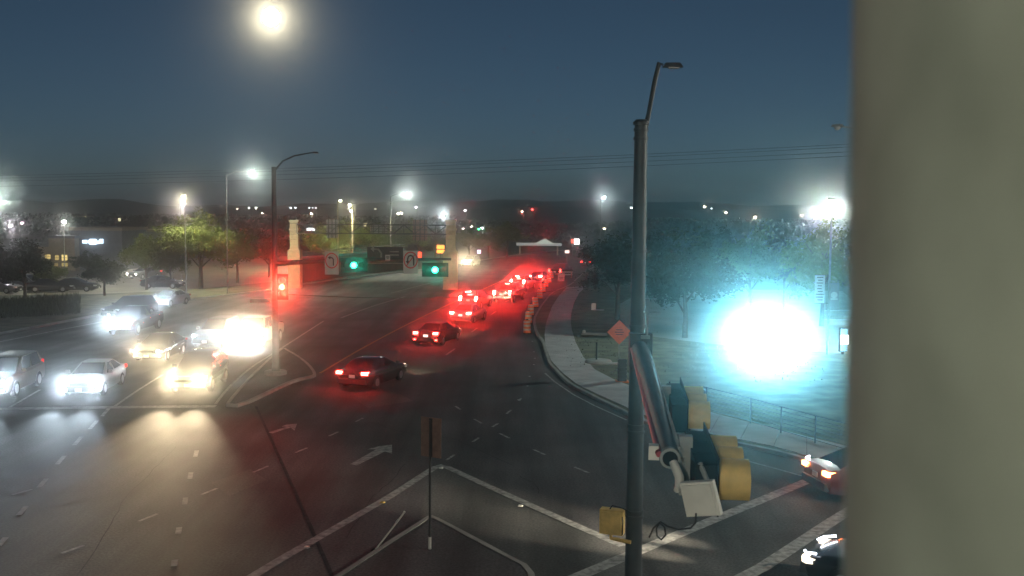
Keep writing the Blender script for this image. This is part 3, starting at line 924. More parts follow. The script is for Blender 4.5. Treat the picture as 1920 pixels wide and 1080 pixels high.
def arm_signal(label, pts, dia):
    """a three-section signal seen from behind its right shoulder; pts: centre pixel and distance of the nearest and farthest section"""
    c0, c2 = W(*pts[0]), W(*pts[1])
    mid = (c0 + c2) / 2
    ax = (c2 - c0)
    sec = ax.length / 2
    brg_ = math.atan2(ax.x, ax.y) + math.pi / 2
    t = thing('traffic_signal', label, 'traffic light', mid, brg_)
    for i in range(3):
        o = (i - 1) * sec
        MB().box((o, -.16, 0), (sec * .95, .20, dia * .95)).build('housing', M['black'], t)
        v = MB(); ring = 14
        vs, fs = [], []
        for y in (-.06, .22):
            for rr in (dia * .47, dia * .5):
                for q in range(ring + 1):
                    a = R(-60) + R(300) * q / ring
                    vs.append((o + rr * math.cos(a), y, rr * math.sin(a)))
        m = ring + 1
        for q in range(ring):
            fs += [(q, q + 1, 2 * m + q + 1, 2 * m + q), (m + q, 3 * m + q, 3 * m + q + 1, m + q + 1), (2 * m + q, 2 * m + q + 1, 3 * m + q + 1, 3 * m + q), (q, m + q, m + q + 1, q + 1)]
        v.add(vs, fs).build('visor', M['sig_yellow'], t, 50)
        MB().tube([(o, -.06, 0), (o, -.02, 0)], [.15, .12], 12).build('lens', M['lens_dark'], t, 40)
    MB().box((0, -.07, 0), (sec * 3 + .12, .012, dia + .14)).build('backplate', M['black'], t)
    MB().box((0, -.30, 0), (.12, .12, dia * 1.5)).box((0, -.36, 0), (.16, .10, .16)).build('bracket', M['galv_dull'], t)
    MB().tube([(-sec * 1.3, -.22, -.1), (-sec * 1.42, -.24, .05), (-sec * 1.4, -.22, .2)], .012, 6).build('wire', M['cable'], t)
    return t
arm_signal('nearer yellow-hooded signal, at the free end of the near arm', ((1356, 894, 9.0), (1337, 855, 9.95)), .37)
arm_signal('farther yellow-hooded signal, halfway along the near arm', ((1297, 774, 12.8), (1287, 752, 13.9)), .36)

# bits on the arm: detector camera, flat antenna panel with its looped cable
s = thing('detector', 'small pale box hung left of the near arm end', 'detector', W(1226, 847, 9.4), R(8))
MB().box((0, 0, 0), (.10, .12, .13), taper=.92).build('case', M['plastic'], s)
MB().tube([(.05, 0, 0), (.13, .0, -.01)], .018, 8).build('bracket', M['galv_dull'], s)
s = thing('antenna_panel', 'pale flat antenna panel tilted below the near arm end', 'antenna', W(1314, 934, 8.6), R(-148))
rt = Matrix.Rotation(R(12), 3, 'Y') @ Matrix.Rotation(R(-8), 3, 'X')
MB().box((0, 0, 0), (.31, .055, .30), rt, .97).build('panel', M['plastic'], s)
MB().box((0, .035, 0), (.26, .02, .25), rt, .97).build('front_cover', M['plastic'], s)
MB().tube([(0, -.02, .04), (-.02, -.12, .10), (.10, -.22, .24)], .022, 8).build('bracket', M['galv_dull'], s)
s = thing('looped_cable', 'loose black cable looped under the pale antenna panel', 'cable', W(1304, 975, 8.6))
pp = [W(x, y, 8.6) - W(1304, 975, 8.6) for x, y in ((1305, 962), (1304, 980), (1295, 990), (1272, 993), (1252, 987), (1238, 978), (1231, 990), (1232, 1005), (1240, 1012), (1248, 1003), (1246, 988), (1236, 980), (1225, 990), (1217, 1008))]
MB().tube(pp, .008, 6).build('cord', M['cable'], s)
# pedestrian signal on the near pole
pc = W(1148, 977, D1 - .1)
s = thing('pedestrian_signal', 'yellow pedestrian signal housing on the left of the near pole', 'pedestrian signal', pc, R(20))
MB().box((0, 0, 0), (.44, .20, .46)).build('housing', M['sig_yellow'], s)
MB().box((0, .12, .0), (.40, .06, .42)).build('hood', M['sig_yellow'], s)
MB().box((0, -.11, .0), (.38, .03, .40)).build('back_cover', M['sig_yellow'], s)
MB().tube([(-.02, 0, -.22), (-.02, 0, -.33), (.10, 0, -.34), (.36, 0, -.36)], .035, 8).build('bracket', M['sig_yellow'], s)
MB().tube([(-.05, -.02, .22), (.0, -.02, .30), (.2, -.02, .27), (.38, -.05, .2)], .012, 6).build('wire', M['cable'], s)
MB().tube([(.20, -.05, .2), (.24, -.16, .0), (.22, -.1, -.2)], .012, 6).build('wire', M['cable'], s)

# the blurred column close to the lens
cx = W(1583, 560, .62)
dirx = RT.copy(); dirx.z = 0; dirx.normalize()
rad_c = .35
cc = Vector((cx.x + rad_c * 1.02 + .031, cx.y + .02, 0))
c = thing('steel_column', 'out-of-focus pale column filling the right edge, very close', 'pole', (cc.x, cc.y, 0))
MB().tube([(.145, 0, 0), (-.012, 0, 9), (-.082, 0, 13)], [.37, rad_c, .34], 64).build('shaft', M['column'], c, 40)
MB().lathe([(.52, 0), (.52, .05), (.40, .07), (.385, .4)], 20, (.145, 0, 0)).build('base_plate', M['galv_dull'], c, 40)

# ------------------------------------------------------------------ street lamps
def lamp(label, base, h, arm_to, color, rad, bowl=.20, group=None, name='street_lamp', r=.09, double=False, lit=True, pole_m='galv_dull', armh=.6, down=0):
    """pole at base, bowl under a head at arm_to (x, y offsets)"""
    t = thing(name, label, 'lamp', base, 0, group)
    MB().tube([(0, 0, 0), (0, 0, h)], [r, r * .6], 10).build('pole', M[pole_m], t, 40)
    area = math.pi * bowl * bowl * .75
    inten = rad * area
    strong = lit and inten > 14
    for sgn in ((1, -1) if double else (1,)):
        ax, ay = arm_to[0] * sgn, arm_to[1] * sgn
        L = max(.01, math.hypot(ax, ay))
        MB().tube([(0, 0, h - .05), (ax * .35, ay * .35, h + armh * .7), (ax, ay, h + armh)], [r * .55, r * .5, r * .4], 8).build('arm', M[pole_m], t, 40)
        rot = Matrix.Rotation(math.atan2(ay, ax), 3, 'Z')
        hd = MB().box((ax, ay, h + armh + .04), (bowl * 3.2, bowl * 1.8, bowl * .7), rot, .75).build('lamp_head', M[pole_m], t)
        pr = [(bowl * .25, -bowl * 1.0), (bowl * .72, -bowl * .75), (bowl, -bowl * .25), (bowl, 0)]
        MB().lathe(pr, 12, (ax, ay, h + armh + .035 - bowl * .35 + bowl * .02)).build('bulb', emit(color, min(rad, 60.0)) if lit else M['lens_clear'], hd, 60)
        if down:    # shielded downlight
            spot('down_light', t, (ax, ay, h + armh - bowl * 2.3), (ax * .1, ay * .1, -1), down * 12.6, color, R(156), .25, bowl * .5)
        if strong:
            l = bpy.data.lights.new('lamp_light', 'POINT')
            l.energy = inten * 13; l.color = color; l.shadow_soft_size = bowl * .5
            lo = bpy.data.objects.new('lamp_light', l); col.objects.link(lo); lo.parent = t
            lo.location = (ax, ay, h + armh - bowl * 2.2)
    return t
def lamp_at(label, lx, ly, px, ground_y, color, inten, bowl=.20, **k):
    k.setdefault('group', 'street and car-park lamps')
    """lamp seen at (lx, ly), its pole at column px with its foot where ground_y would be"""
    d = depth(ground_y)
    b = G(px, ground_y); d = b.y * math.cos(PITCH) + 9 * math.sin(PITCH)
    q = W(lx, ly, d)
    armh = k.pop('armh', .5)
    area = math.pi * bowl * bowl * .75
    return lamp(label, (b.x, b.y, 0), q.z - armh + bowl * .8, (q.x - b.x, q.y - b.y), color, inten / area, bowl, armh=armh, **k)
CW, WW, GW = (.80, .95, 1.0), (1.0, .88, .62), (.86, 1.0, .92)
lamp_at('tall white street lamp above the left signal pole', 473, 323, 427, 552, GW, 60, down=260)
lamp_at('white street lamp with star-like glare above the middle of the sign gantry', 763, 364, 733, 505, GW, 95, down=600)
lamp_at('small bright white lamp at the right end of the sign gantry', 831, 401, 836, 480, CW, 70, down=250)
lamp_at('bluish lamp on a slim pole left of the near signal pole', 1133, 371, 1125, 492, CW, 55)
lamp_at('huge glaring white lamp at right above the yellow-lit tree', 1558, 381, 1551, 668, GW, 300, bowl=.28, down=300)
lamp_at('white lamp cut by the left edge of the photo', -6, 374, -30, 545, GW, 120)
lamp_at('pinkish white lamp farthest left above the dark tree', 20, 424, 24, 530, (1, .86, 1), 24)
lamp_at('small pink lamp second from the left edge', 41, 419, 38, 520, (1, .6, .75), 9, bowl=.16)
lamp_at('bright white lamp above the left building', 120, 417, 122, 540, (.95, .95, .85), 26, down=200)
lamp_at('tall twin lamp standing in the big lit tree on the left', 344, 369, 349, 550, (1, .95, .55), 24, down=460, armh=.1)
lamp_at('lower lamp just beneath the twin lamp in the big lit tree', 344, 382, 341, 526, (1, .85, 1), 30, armh=.1)
lamp_at('warm lamp on a brightly lit pole over the middle trees', 638, 377, 634, 508, (1, .93, .55), 13, down=700, armh=.05, pole_m='stone_cap')
lamp_at('upper lamp of the lit pair right of the warm lamp', 656, 385, 661, 506, (1, .95, .65), 17, down=700, armh=.05, pole_m='stone_cap')
lamp_at('lower lamp of the lit pair over the middle trees', 658, 396, 663, 494, (1, .85, .95), 13, armh=.05)
lamp_at('dim street lamp head beside the blurred column, unlit', 1570, 242, 1600, 700, GW, 1, lit=False)
# street lamp across the junction, behind the camera: it lights the corner island and the column
lamp('street lamp across the junction behind the viewpoint', (-.5, -11.0, 0), 11.6, (-3.2, 1.0), (1.0, .97, .80), 2600, .22)

lamp('street lamp on the right-hand corner outside the picture', (27, 20, .11), 11.0, (-3.0, 1.0), (1.0, .96, .82), 7000, .22)
# small distant lamps: (px, py, ground row, colour, intensity, label)
far = [(445, 392, 442, (1, .7, .6), 2.2, 'dim pink lamp on the skyline left of the twin white lamps'), (467, 390, 436, CW, 6, 'left one of two small white lamps on the skyline near the tall lamp'),
       (480, 390, 436, (.95, 1, .8), 7, 'right one of two small white lamps on the skyline near the tall lamp'), (492, 400, 446, WW, 3, 'faint lamp under the skyline pair left of the median pole'),
       (545, 390, 434, CW, 3.5, 'left one of two tiny lamps above the gantry tower'), (554, 390, 434, CW, 3.5, 'right one of two tiny lamps above the gantry tower'),
       (580, 390, 433, (.8, .9, 1), 2, 'first of three faint lamps in a row above the gantry'), (586, 390, 433, (.8, .9, 1), 1.5, 'second of three faint lamps in a row above the gantry'), (592, 390, 433, (.8, .9, 1), 1.5, 'third of three faint lamps in a row above the gantry'),
       (584, 401, 455, WW, 7, 'oval white lamp above the left part of the gantry'), (704, 392, 440, WW, 1.6, 'dim lone lamp between the lit pair and the middle star lamp'),
       (747, 401, 470, WW, 6, 'left twin of the small lit posts below the middle star lamp'), (753, 400, 470, WW, 6, 'right twin of the small lit posts below the middle star lamp'),
       (780, 389, 462, (1, .9, 1), 4, 'small lamp above the tree right of the twin posts'), (872, 395, 458, (1, .95, 1), 5, 'small lamp on a pale post right of the gantry'),
       (979, 397, 450, (.95, 1, .7), 5, 'yellowish lamp on the skyline left of the red beacon'), (998, 393, 445, (1, .05, .06), 4.5, 'single red beacon on the skyline'),
       (868, 429, 462, (1, .8, .8), 3, 'left one of two faint pinkish lamps over the right gantry tower'), (884, 425, 462, (1, .85, .8), 3, 'right one of two faint pinkish lamps over the right gantry tower'),
       (904, 428, 462, CW, 7, 'white lamp beside the small green light'), (898, 430, 460, (.04, 1, .25), 4, 'small green light above the rounded tree'),
       (1184, 390, 450, CW, 5, 'small white lamp just left of the near signal pole'), (1133, 429, 470, WW, 3, 'faint lamp below the bluish slim-pole lamp'),
       (1321, 388, 462, WW, 6, 'small lamp with visible post, leftmost over the right-hand trees'), (1334, 391, 445, (.8, .9, 1), 2, 'faintest lamp over the right-hand trees'), (1361, 399, 462, WW, 9, 'warm lamp second over the right-hand trees'),
       (1387, 410, 450, (1, .9, .85), 4, 'tiny lamp between the two warm lamps over the right-hand trees'), (1416, 408, 462, (1, .86, .66), 13, 'brightest warm lamp over the right-hand trees'), (1504, 404, 466, (1, .9, .5), 11, 'yellow lamp left of the huge glaring lamp'),
       (1147, 458, 480, CW, 2.5, 'tiny white light inside the main tree crown'), (1153, 466, 484, CW, 2, 'left one of two tiny lights low in the main tree crown'), (1161, 466, 484, CW, 2, 'right one of two tiny lights low in the main tree crown')]
for px, py, gy, c, inten, lab in far:
    lamp_at(lab, px, py, px + 2, gy, c, inten * 1.2, bowl=.26, name='distant_lamp', armh=.05, r=.07, group='small lamps along the horizon')

# lit signs and glows far off
def lit_box(name, label, cat, px, py, gy, wpx, hpx, c, s, depth_=.3, post=True):
    b = G(px, gy); d = b.y * math.cos(PITCH) + 9 * math.sin(PITCH)
    q = W(px, py, d)
    t = thing(name, label, cat, (b.x, b.y, 0))
    w, h = wpx * d / F, hpx * d / F
    MB().box((0, 0, q.z), (w, depth_, h)).build('panel', emit(c, s), t)
    MB().box((0, depth_ * .55, q.z), (w * 1.08, depth_, h * 1.08)).build('case', M['dark_steel'], t)
    if post:
        MB().box((0, depth_ * .55, (q.z - h / 2) / 2), (.16, .16, q.z - h / 2)).build('post', M['dark_steel'], t)
    return t
lit_box('arrow_board', 'orange lit board with two bars right of the U-turn sign', 'board', 826, 467, 497, 14, 15, (1, .36, .05), 2.6)
o = bpy.data.objects['arrow_board']
bb = G(826, 497); qq = W(826, 467.5, bb.y)
MB().box((0, -.17, qq.z), (1.35, .05, .14)).build('divider', M['black'], o)
lit_box('lit_sign', 'upright red light left of the orange lit board', 'light', 787, 479, 500, 6, 13, (1, .05, .02), 5)
lit_box('lit_sign', 'round white lit sign with a red edge left of the main tree', 'sign', 1081, 453, 480, 9, 10, (1, .96, .95), 6)
lit_box('lit_sign', 'small red panel touching the round white lit sign', 'sign', 1073, 452, 481, 5, 8, (1, .14, .08), 2)
lit_box('lit_sign', 'pale purple light right of the distant glaring car', 'light', 898, 472, 489, 6, 6, (.85, .65, 1), 4)
lit_box('lit_sign', 'white oval sign over the left part of the gantry', 'sign', 583, 430, 470, 15, 5, (.95, 1, 1), 3)
lit_box('lit_sign', 'upright cream lit panel over the middle of the gantry', 'sign', 685, 429, 470, 6, 20, (1, .86, .5), 1.3)
lit_box('lit_sign', 'low cream strip light under the upright cream panel', 'light', 703, 442, 472, 16, 4, (1, .88, .6), .9)
lit_box('lit_sign', 'bluish lit sign in the big left tree', 'sign', 327, 455, 500, 16, 6, (.75, .95, 1), 1.6)
lit_box('lit_sign', 'pale pink light right of the round white lit sign', 'light', 1063, 472, 492, 8, 5, (1, .75, .7), 2)
lit_box('lit_sign', 'white and blue upright light beside the blurred column', 'light', 1581, 637, 668, 12, 42, (.35, .8, 1), 1.6)
o = bpy.data.objects['lit_sign.' + '%03d' % 9]
b_ = G(1581, 668); q_ = W(1581, 638, b_.y)
MB().box((0, -.18, q_.z), (13 * b_.y / F, .1, 16 * b_.y / F)).build('bright_panel', emit((1, .95, 1), 14), o)

# roofed forecourt far down the road
b = G(1010, 478)
s = thing('forecourt_canopy', 'distant lit white canopy with a small gabled edge at the end of the road', 'canopy', b)
zc = W(1010, 458, b.y).z
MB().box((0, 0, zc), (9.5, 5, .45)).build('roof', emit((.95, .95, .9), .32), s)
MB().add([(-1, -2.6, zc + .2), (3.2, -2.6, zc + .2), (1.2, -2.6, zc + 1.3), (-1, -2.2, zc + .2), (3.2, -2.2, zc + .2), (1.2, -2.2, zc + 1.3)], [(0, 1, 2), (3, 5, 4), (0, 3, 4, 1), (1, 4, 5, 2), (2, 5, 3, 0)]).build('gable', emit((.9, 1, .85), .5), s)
for x in (-4, 4):
    MB().box((x, 0, zc / 2), (.3, .3, zc)).build('column', M['stucco'], s)
# ------------------------------------------------------------------ sign gantry with stone towers
DG = 118.0
gl, gr = W(553, 545, DG), W(845, 540, DG)
gan = thing('sign_gantry', 'wide sign gantry on two banded stone towers across the far road', 'gantry', (gl.x, gl.y, 0))
o0 = Vector((gl.x, gl.y, 0))
for (px, w) in ((553, .95), (845, 1.1)):
    q = W(px, 470, DG) - o0
    ztop = W(px, 414, DG).z
    tw = MB()
    z = 0
    tb = MB().box((q.x, q.y, 2.2), (w * 1.5, w * 1.5, 4.4)).build('tower_base', M['stone'], gan)
    zz = 4.4
    while zz < ztop - .05:
        h = min(.62, ztop - zz)
        MB().box((q.x, q.y, zz + h / 2), (w * rnd.uniform(.97, 1.03), w, h - .03)).build('stone_block', M['stone'], gan)
        zz += h
    for zc_ in (4.45, ztop - 1.0, ztop):
        MB().box((q.x, q.y, zc_), (w * 1.22, w * 1.22, .20)).build('cap', M['stone_cap'], gan)
xl, xr = (W(560, 425, DG) - o0).x, (W(838, 425, DG) - o0).x
yb = 0
zt_, zb_ = W(700, 421, DG).z, W(700, 438, DG).z
for z in (zt_, zb_):
    for y in (-.5, .5):
        MB().tube([(xl, y, z), (xr, y, z)], .06, 8).build('chord', M['dark_steel'], gan, 40)
k = 14
for i in range(k):
    x0, x1 = xl + (xr - xl) * i / k, xl + (xr - xl) * (i + 1) / k
    for y in (-.5, .5):
        a, b = ((x0, y, zb_), (x1, y, zt_)) if i % 2 else ((x0, y, zt_), (x1, y, zb_))
        MB().tube([a, b], .035, 6).build('brace', M['dark_steel'], gan)
    MB().tube([(x0, -.5, zt_), (x0, -.5, zb_)], .03, 6).build('brace', M['dark_steel'], gan)
def sign_back(label, px0, px1, py0, py1, mtl):
    a, b = W(px0, py0, DG - .9), W(px1, py1, DG - .9)
    t = thing('guide_sign', label, 'sign', ((a.x + b.x) / 2, a.y, (a.z + b.z) / 2))
    w, h = b.x - a.x, a.z - b.z
    MB().box((0, 0, 0), (w, .06, h)).build('panel', M[mtl], t)
    for q in (-.32, 0, .32):
        MB().box((q * w, -.07, 0), (.09, .09, h * 1.04)).build('stiffener', M['dark_steel'], t)
    for q in (-.3, .02, .34):
        MB().box((0, -.045, q * h), (w, .04, .06)).build('rib', M['dark_steel'], t)
    return t
sign_back('tall guide sign seen from behind at the right of the gantry', 774, 801, 412, 451, 'sign_back')
sign_back('grey guide sign seen from behind at the left of the gantry', 612, 633, 411, 446, 'galv_dull')
sign_back('small grey sign back in the middle of the gantry', 694, 726, 422, 437, 'galv_dull')

# dark wall along the far side of the road
w0, w1, w2 = G(566, 531), G(660, 519), G(760, 505)
bw = thing('barrier_wall', 'long dark concrete wall behind the long signal arm', 'wall', w0)
ht = W(600, 486, w0.y).z
mbw = MB()
for a, b in ((w0, w1), (w1, w2)):
    d = (b - a).normalized(); nrm = Vector((-d.y, d.x, 0))
    n = max(2, int((b - a).length / 3.2))
    for i in range(n):
        p, q = a.lerp(b, i / n) + d * .02, a.lerp(b, (i + 1) / n) - d * .02
        MB().poly([(v.x - w0.x, v.y - w0.y) for v in (p, q, q + nrm * .35, p + nrm * .35)], 0, ht).build('panel', M['barrier'], bw)
    MB().poly([(v.x - w0.x, v.y - w0.y) for v in (a, b, b + nrm * .4, a + nrm * .4)], ht + .01, ht + .22).build('coping', M['stucco_grey'], bw)
    for zz in (ht + .55, ht + .9):
        MB().tube([a - w0 + Vector((0, 0, zz)), b - w0 + Vector((0, 0, zz))], .04, 6).build('rail', M['galv_dull'], bw)

# ------------------------------------------------------------------ buildings on the left
def at_d(px, py, d): return W(px, py, d)
DB = 150.0
b0 = W(160, 560, DB); b0.z = 0
bld = thing('office_building', 'tan two-part building with yellow lit windows on the far left', 'building', b0)
def bx(name, px0, px1, py0, z0, dep, m, dy=0, parent=bld):
    a, b = W(px0, py0, DB), W(px1, py0, DB)
    x0, x1, z1 = a.x - b0.x, b.x - b0.x, a.z
    return MB().box(((x0 + x1) / 2, dy + dep / 2, (z0 + z1) / 2), (x1 - x0, dep, z1 - z0)).build(name, M[m], parent)
bx('wall', 136, 232, 432, 0, 10, 'stucco_grey')
bx('roof', 134, 234, 426, W(134, 432, DB).z, 10.4, 'stucco', -.2)
bx('wall', 104, 152, 446, 0, 9, 'stucco', -1.6)
bx('roof', 102, 154, 441, W(104, 446, DB).z + .01, 9.4, 'stucco_grey', -1.8)
bx('wall', 40, 104, 462, 0, 7, 'stucco', -.6)
bx('roof', 38, 105, 456, W(40, 462, DB).z + .01, 7.4, 'stucco_grey', -.8)
for px, py, w, h, dy, s in ((93, 480, 6, 7, -.6, .5), (104, 480, 7, 9, -1.6, .8), (119, 482, 8, 10, -1.6, .6), (133, 482, 12, 12, -1.6, 1.1), (133, 495, 13, 7, -1.6, .45), (117, 495, 8, 6, -1.6, .3)):
    q = W(px, py, DB) - b0
    ww, hh = w * DB / F, h * DB / F
    wn = MB().box((q.x, dy - .03, q.z), (ww, .10, hh)).build('window', M['trim'], bld)
    for i in (-1, 1):
        for j in (-1, 1):
            MB().box((q.x + i * ww * .235, dy - .09, q.z + j * hh * .235), (ww * .42, .03, hh * .42)).build('pane', emit((1, .74, .26), s), wn)
for px, py, w, h, s in ((163, 453, 8, 6, 3), (171, 453, 4, 5, 3), (178, 453, 12, 9, 6), (187, 454, 5, 6, 3), (194, 452, 6, 8, 3)):
    q = W(px, py, DB) - b0
    MB().box((q.x, -.12, q.z), (w * DB / F, .2, h * DB / F)).build('sign_letter', emit((.62, .8, 1), s), bld)
b2 = W(265, 520, 210); b2.z = 0
bl2 = thing('shop_building', 'low grey building behind the mid-sized trees', 'building', b2)
MB().box((0, 5, W(250, 434, 210).z / 2), (14, 10, W(250, 434, 210).z)).build('wall', M['stucco_grey'], bl2)
MB().box((0, 5, W(250, 434, 210).z + .2), (14.6, 10.6, .4)).build('roof', M['stucco'], bl2)
for px, py, lab, wpx in ((150, 409, 'pale house high on the left hill with one lit window', 26), (221, 413, 'tiny dark hut with a lit window on the hill right of the building', 9)):
    d = 330
    q = W(px, py, d)
    h = thing('house', lab, 'house', (q.x, q.y, 0))
    w = wpx * d / F
    MB().box((0, 3, (q.z + .8) / 2), (w, 6, q.z + .8)).build('wall', M['stucco'], h)
    MB().box((0, 3, q.z + 1.0), (w * 1.1, 6.4, .4)).build('roof', M['barrier'], h)
    wn = MB().box((w * .38, -.05, q.z), (.9, .12, 1.5)).build('window', M['trim'], h)
    MB().box((w * .38, -.13, q.z), (.75, .04, 1.3)).build('pane', emit((1, .88, .5), 1.6), wn)

# ------------------------------------------------------------------ drums, barricade, signs, small things along the kerb
def drum():
    t = thing('traffic_drum', '', 'traffic drum')
    MB().lathe([(.34, 0), (.34, .05), (.30, .09)], 16).build('base', M['rubber'], t, 40)
    prof = [(.285, .09), (.28, .28), (.265, .50), (.255, .72), (.24, .95), (.18, 1.02)]
    for i, (a, b, m) in enumerate(((.09, .26, 'orange'), (.26, .40, 'reflect'), (.40, .55, 'orange'), (.55, .70, 'reflect'), (.70, .84, 'orange'), (.84, .95, 'reflect'), (.95, 1.02, 'orange'))):
        r0, r1 = .29 - .05 * a, .29 - .05 * b
        if i == 6: r1 = .19
        MB().lathe([(r0 + .008 * (m == 'reflect'), a), (r1 + .008 * (m == 'reflect'), b)], 16).build('band', M[m], t, 40)
    MB().box((0, 0, 1.06), (.22, .03, .08)).build('handle', M['rubber'], t)
    return t
dr0 = drum()
drums = [((991, 626), 'nearest orange and white drum standing on the kerb line'), ((993, 607), 'second nearest traffic drum, leaning look, right behind the nearest'), ((997, 592), 'third traffic drum counted from the camera'),
         ((1006, 577), 'fourth traffic drum counted from the camera'), ((1014, 561), 'fifth traffic drum counted from the camera'), ((1020, 549), 'sixth traffic drum counted from the camera'), ((1025, 539), 'third farthest of the traffic drums'), ((1031, 531), 'second farthest of the traffic drums'), ((1036, 523), 'farthest of the traffic drums, near the white sign')]
for i, (p, lab) in enumerate(drums):
    o = dr0 if i == 0 else copy_tree(dr0)
    q = G(*p)
    o.location = (q.x - .1, q.y, .012)
    o.rotation_euler = (R(rnd.uniform(-3, 3)), R(rnd.uniform(-4, 4)), rnd.uniform(0, 6))
    o['label'] = lab; o['group'] = 'traffic drums along the right kerb'

q = G(1052, 531, .11)
s = thing('barricade_sign', 'white rectangular sign leaning beyond the drums', 'sign', q, R(172))
sg = Matrix.Rotation(R(-8), 3, 'X')
MB().box((0, 0, .75), (.85, .03, 1.0), sg).build('panel', M['sign_white'], s)
MB().box((0, .02, .95), (.55, .02, .08), sg).box((0, .02, .75), (.6, .02, .08), sg).box((0, .02, .55), (.45, .02, .08), sg).build('print', M['sign_black'], s)
for x in (-.35, .35):
    MB().tube([(x, 0, 0), (x, -.02, .4)], .025, 6).build('leg', M['dark_steel'], s)
for px, py, m_, lab in ((1030, 514, 'orange', 'small orange cone-like marker left of the dark truck'), (1063, 521, 'sign_white', 'low white plank barricade right of the leaning sign')):
    q = G(px, py, .0)
    if m_ == 'orange':
        s = thing('traffic_cone', lab, 'traffic cone', q)
        MB().box((0, 0, .02), (.4, .4, .04)).build('base', M['rubber'], s)
        MB().lathe([(.16, .04), (.03, .75)], 12).build('cone', M['orange'], s, 40)
    else:
        s = thing('barricade', lab, 'barricade', G(px, py, .11), R(170))
        for z in (.45, .8):
            MB().box((0, 0, z), (1.6, .03, .18)).build('plank', M['sign_white'], s)
        for x in (-.6, .6):
            MB().box((x, .03, .45), (.06, .04, .9)).build('leg', M['orange'], s)

# orange diamond
qd = G(1160, 700, .11); dd = qd.y * math.cos(PITCH) + 9 * math.sin(PITCH)
ctr = W(1160, 622, dd)
s = thing('diamond_sign', 'orange diamond roadwork sign left of the near signal pole', 'sign', (qd.x, qd.y, .11), R(180))
zc = ctr.z - .11
hw = 23 * dd / F
MB().add([(0, .03, zc + hw), (hw, .03, zc), (0, .03, zc - hw), (-hw, .03, zc), (0, .0, zc + hw), (hw, .0, zc), (0, .0, zc - hw), (-hw, .0, zc)], [(0, 3, 2, 1), (4, 5, 6, 7), (0, 1, 5, 4), (1, 2, 6, 5), (2, 3, 7, 6), (3, 0, 4, 7)]).build('panel', M['sign_orange'], s)
MB().box((0, .034, zc + .13), (.34, .006, .05)).box((0, .034, zc + .0), (.5, .006, .05)).box((0, .034, zc - .13), (.36, .006, .05)).build('print', mat('faded_sign_print', (.12, .03, .015), .6), s)
MB().box((0, -.02, zc / 2 + .2), (.06, .05, zc + .6)).build('post', M['galv_dull'], s)
for a in (-.5, .5):
    MB().tube([(0, -.02, .25), (a, .25, 0)], .025, 6).tube([(0, -.02, .25), (a, -.3, 0)], .025, 6).build('leg', M['galv_dull'], s)

# concrete disc footing with a stub post
q = G(1122, 681, .11)
s = thing('sign_footing', 'round pale concrete footing with a short post beside the pavement', 'footing', q)
MB().lathe([(.80, 0), (.82, .10), (.74, .20), (.6, .22)], 24).build('disc', M['concrete'], s, 40)
MB().tube([(-.12, 0, .2), (-.12, 0, 1.25)], .05, 8).build('post', M['galv'], s)
MB().box((.75, -.45, .05), (1.3, .5, .10), Matrix.Rotation(.1, 3, 'Z')).build('slab', M['concrete'], s)
q = G(1114, 628, .11)
s = thing('drain_slab', 'narrow pale slab lying in the grass above the round footing', 'slab', q, R(-78))
MB().box((0, 0, .08), (.35, 1.9, .16), taper=.93).build('cover', M['concrete'], s)
MB().lathe([(.12, .16), (.12, .30), (.05, .34)], 10, (0, .75, 0)).build('marker', M['plastic'], s)
q = G(1113, 581, .11)
s = thing('utility_box', 'small white utility box on the grass near the tree', 'box', q, R(10))
MB().box((0, 0, .30), (.40, .35, .60), taper=.94).build('cabinet', M['plastic'], s)
MB().box((.5, -.15, .03), (.9, .5, .06)).build('pad', M['concrete'], s)
q = G(1166, 716, .11)
s = thing('pole_cabinet', 'dark ribbed pedestal left of the near signal pole base', 'pedestal', q)
for i in range(6):
    MB().box((0, 0, .12 + i * .2), (.46, .4, .16)).build('rib', M['dark_steel'], s)
MB().box((0, 0, .62), (.40, .34, 1.2)).build('core', M['trim'], s)
MB().box((0, 0, .03), (.7, .6, .06)).build('pad', M['orange'], s)

# corner island: sign seen from behind, leaning stick, raised markers
q = G(806, 1029, .13); dq = q.y * math.cos(PITCH) + 9 * math.sin(PITCH)
s = thing('island_sign', 'tall slim post on the corner island with a sign seen from behind', 'sign', q, R(28))
zt = W(801, 785, dq).z - .13
MB().tube([(0, 0, 0), (0, 0, .32)], .05, 8).build('socket', M['plastic'], s)
MB().tube([(0, 0, .3), (0, 0, zt)], .032, 8).build('post', M['dark_steel'], s)
zs = (W(800, 778, dq).z + W(800, 856, dq).z) / 2 - .13
MB().box((0, .05, zs), (.62, .02, 1.05)).build('panel', M['sign_back'], s)
MB().box((0, .03, zs), (.09, .03, 1.02)).build('stiffener', M['dark_steel'], s)
q0 = G(702, 1034, 0); q1 = W(759, 959, q0.y + .35)
s = thing('leaning_stake', 'thin white flexible stake leaning over the island kerb', 'stake', q0 + Vector((0, 0, .0)))
v = q1 - q0
MB().tube([(0, 0, .02), v * .45, v * .8 + Vector((0, 0, -.01)), v], [.022, .022, .022, .028], 8).build('rod', M['plastic'], s)
MB().tube([v * .72, v * .8], .030, 8).build('reflective_band', M['reflect'], s)
MB().lathe([(.10, 0), (.08, .05), (.03, .08)], 12).build('foot', M['rubber'], s)
for px, py, m_, lab in ((717, 943, 'yellow_paint', 'yellow raised road marker on the left arm of the painted island outline'), (827, 878, 'reflect', 'white raised road marker at the tip of the painted island outline'),
                        (976, 949, 'reflect', 'white raised road marker on the right arm of the painted island outline'), (575, 1027, 'reflect', 'white raised road marker near the lower left end of the island outline')):
    s = thing('road_marker', lab, 'road marker', G(px, py, .0), R(20), 'raised road markers round the corner island')
    MB().box((0, 0, .022), (.15, .12, .044), taper=.7).build('button', M[m_], s)
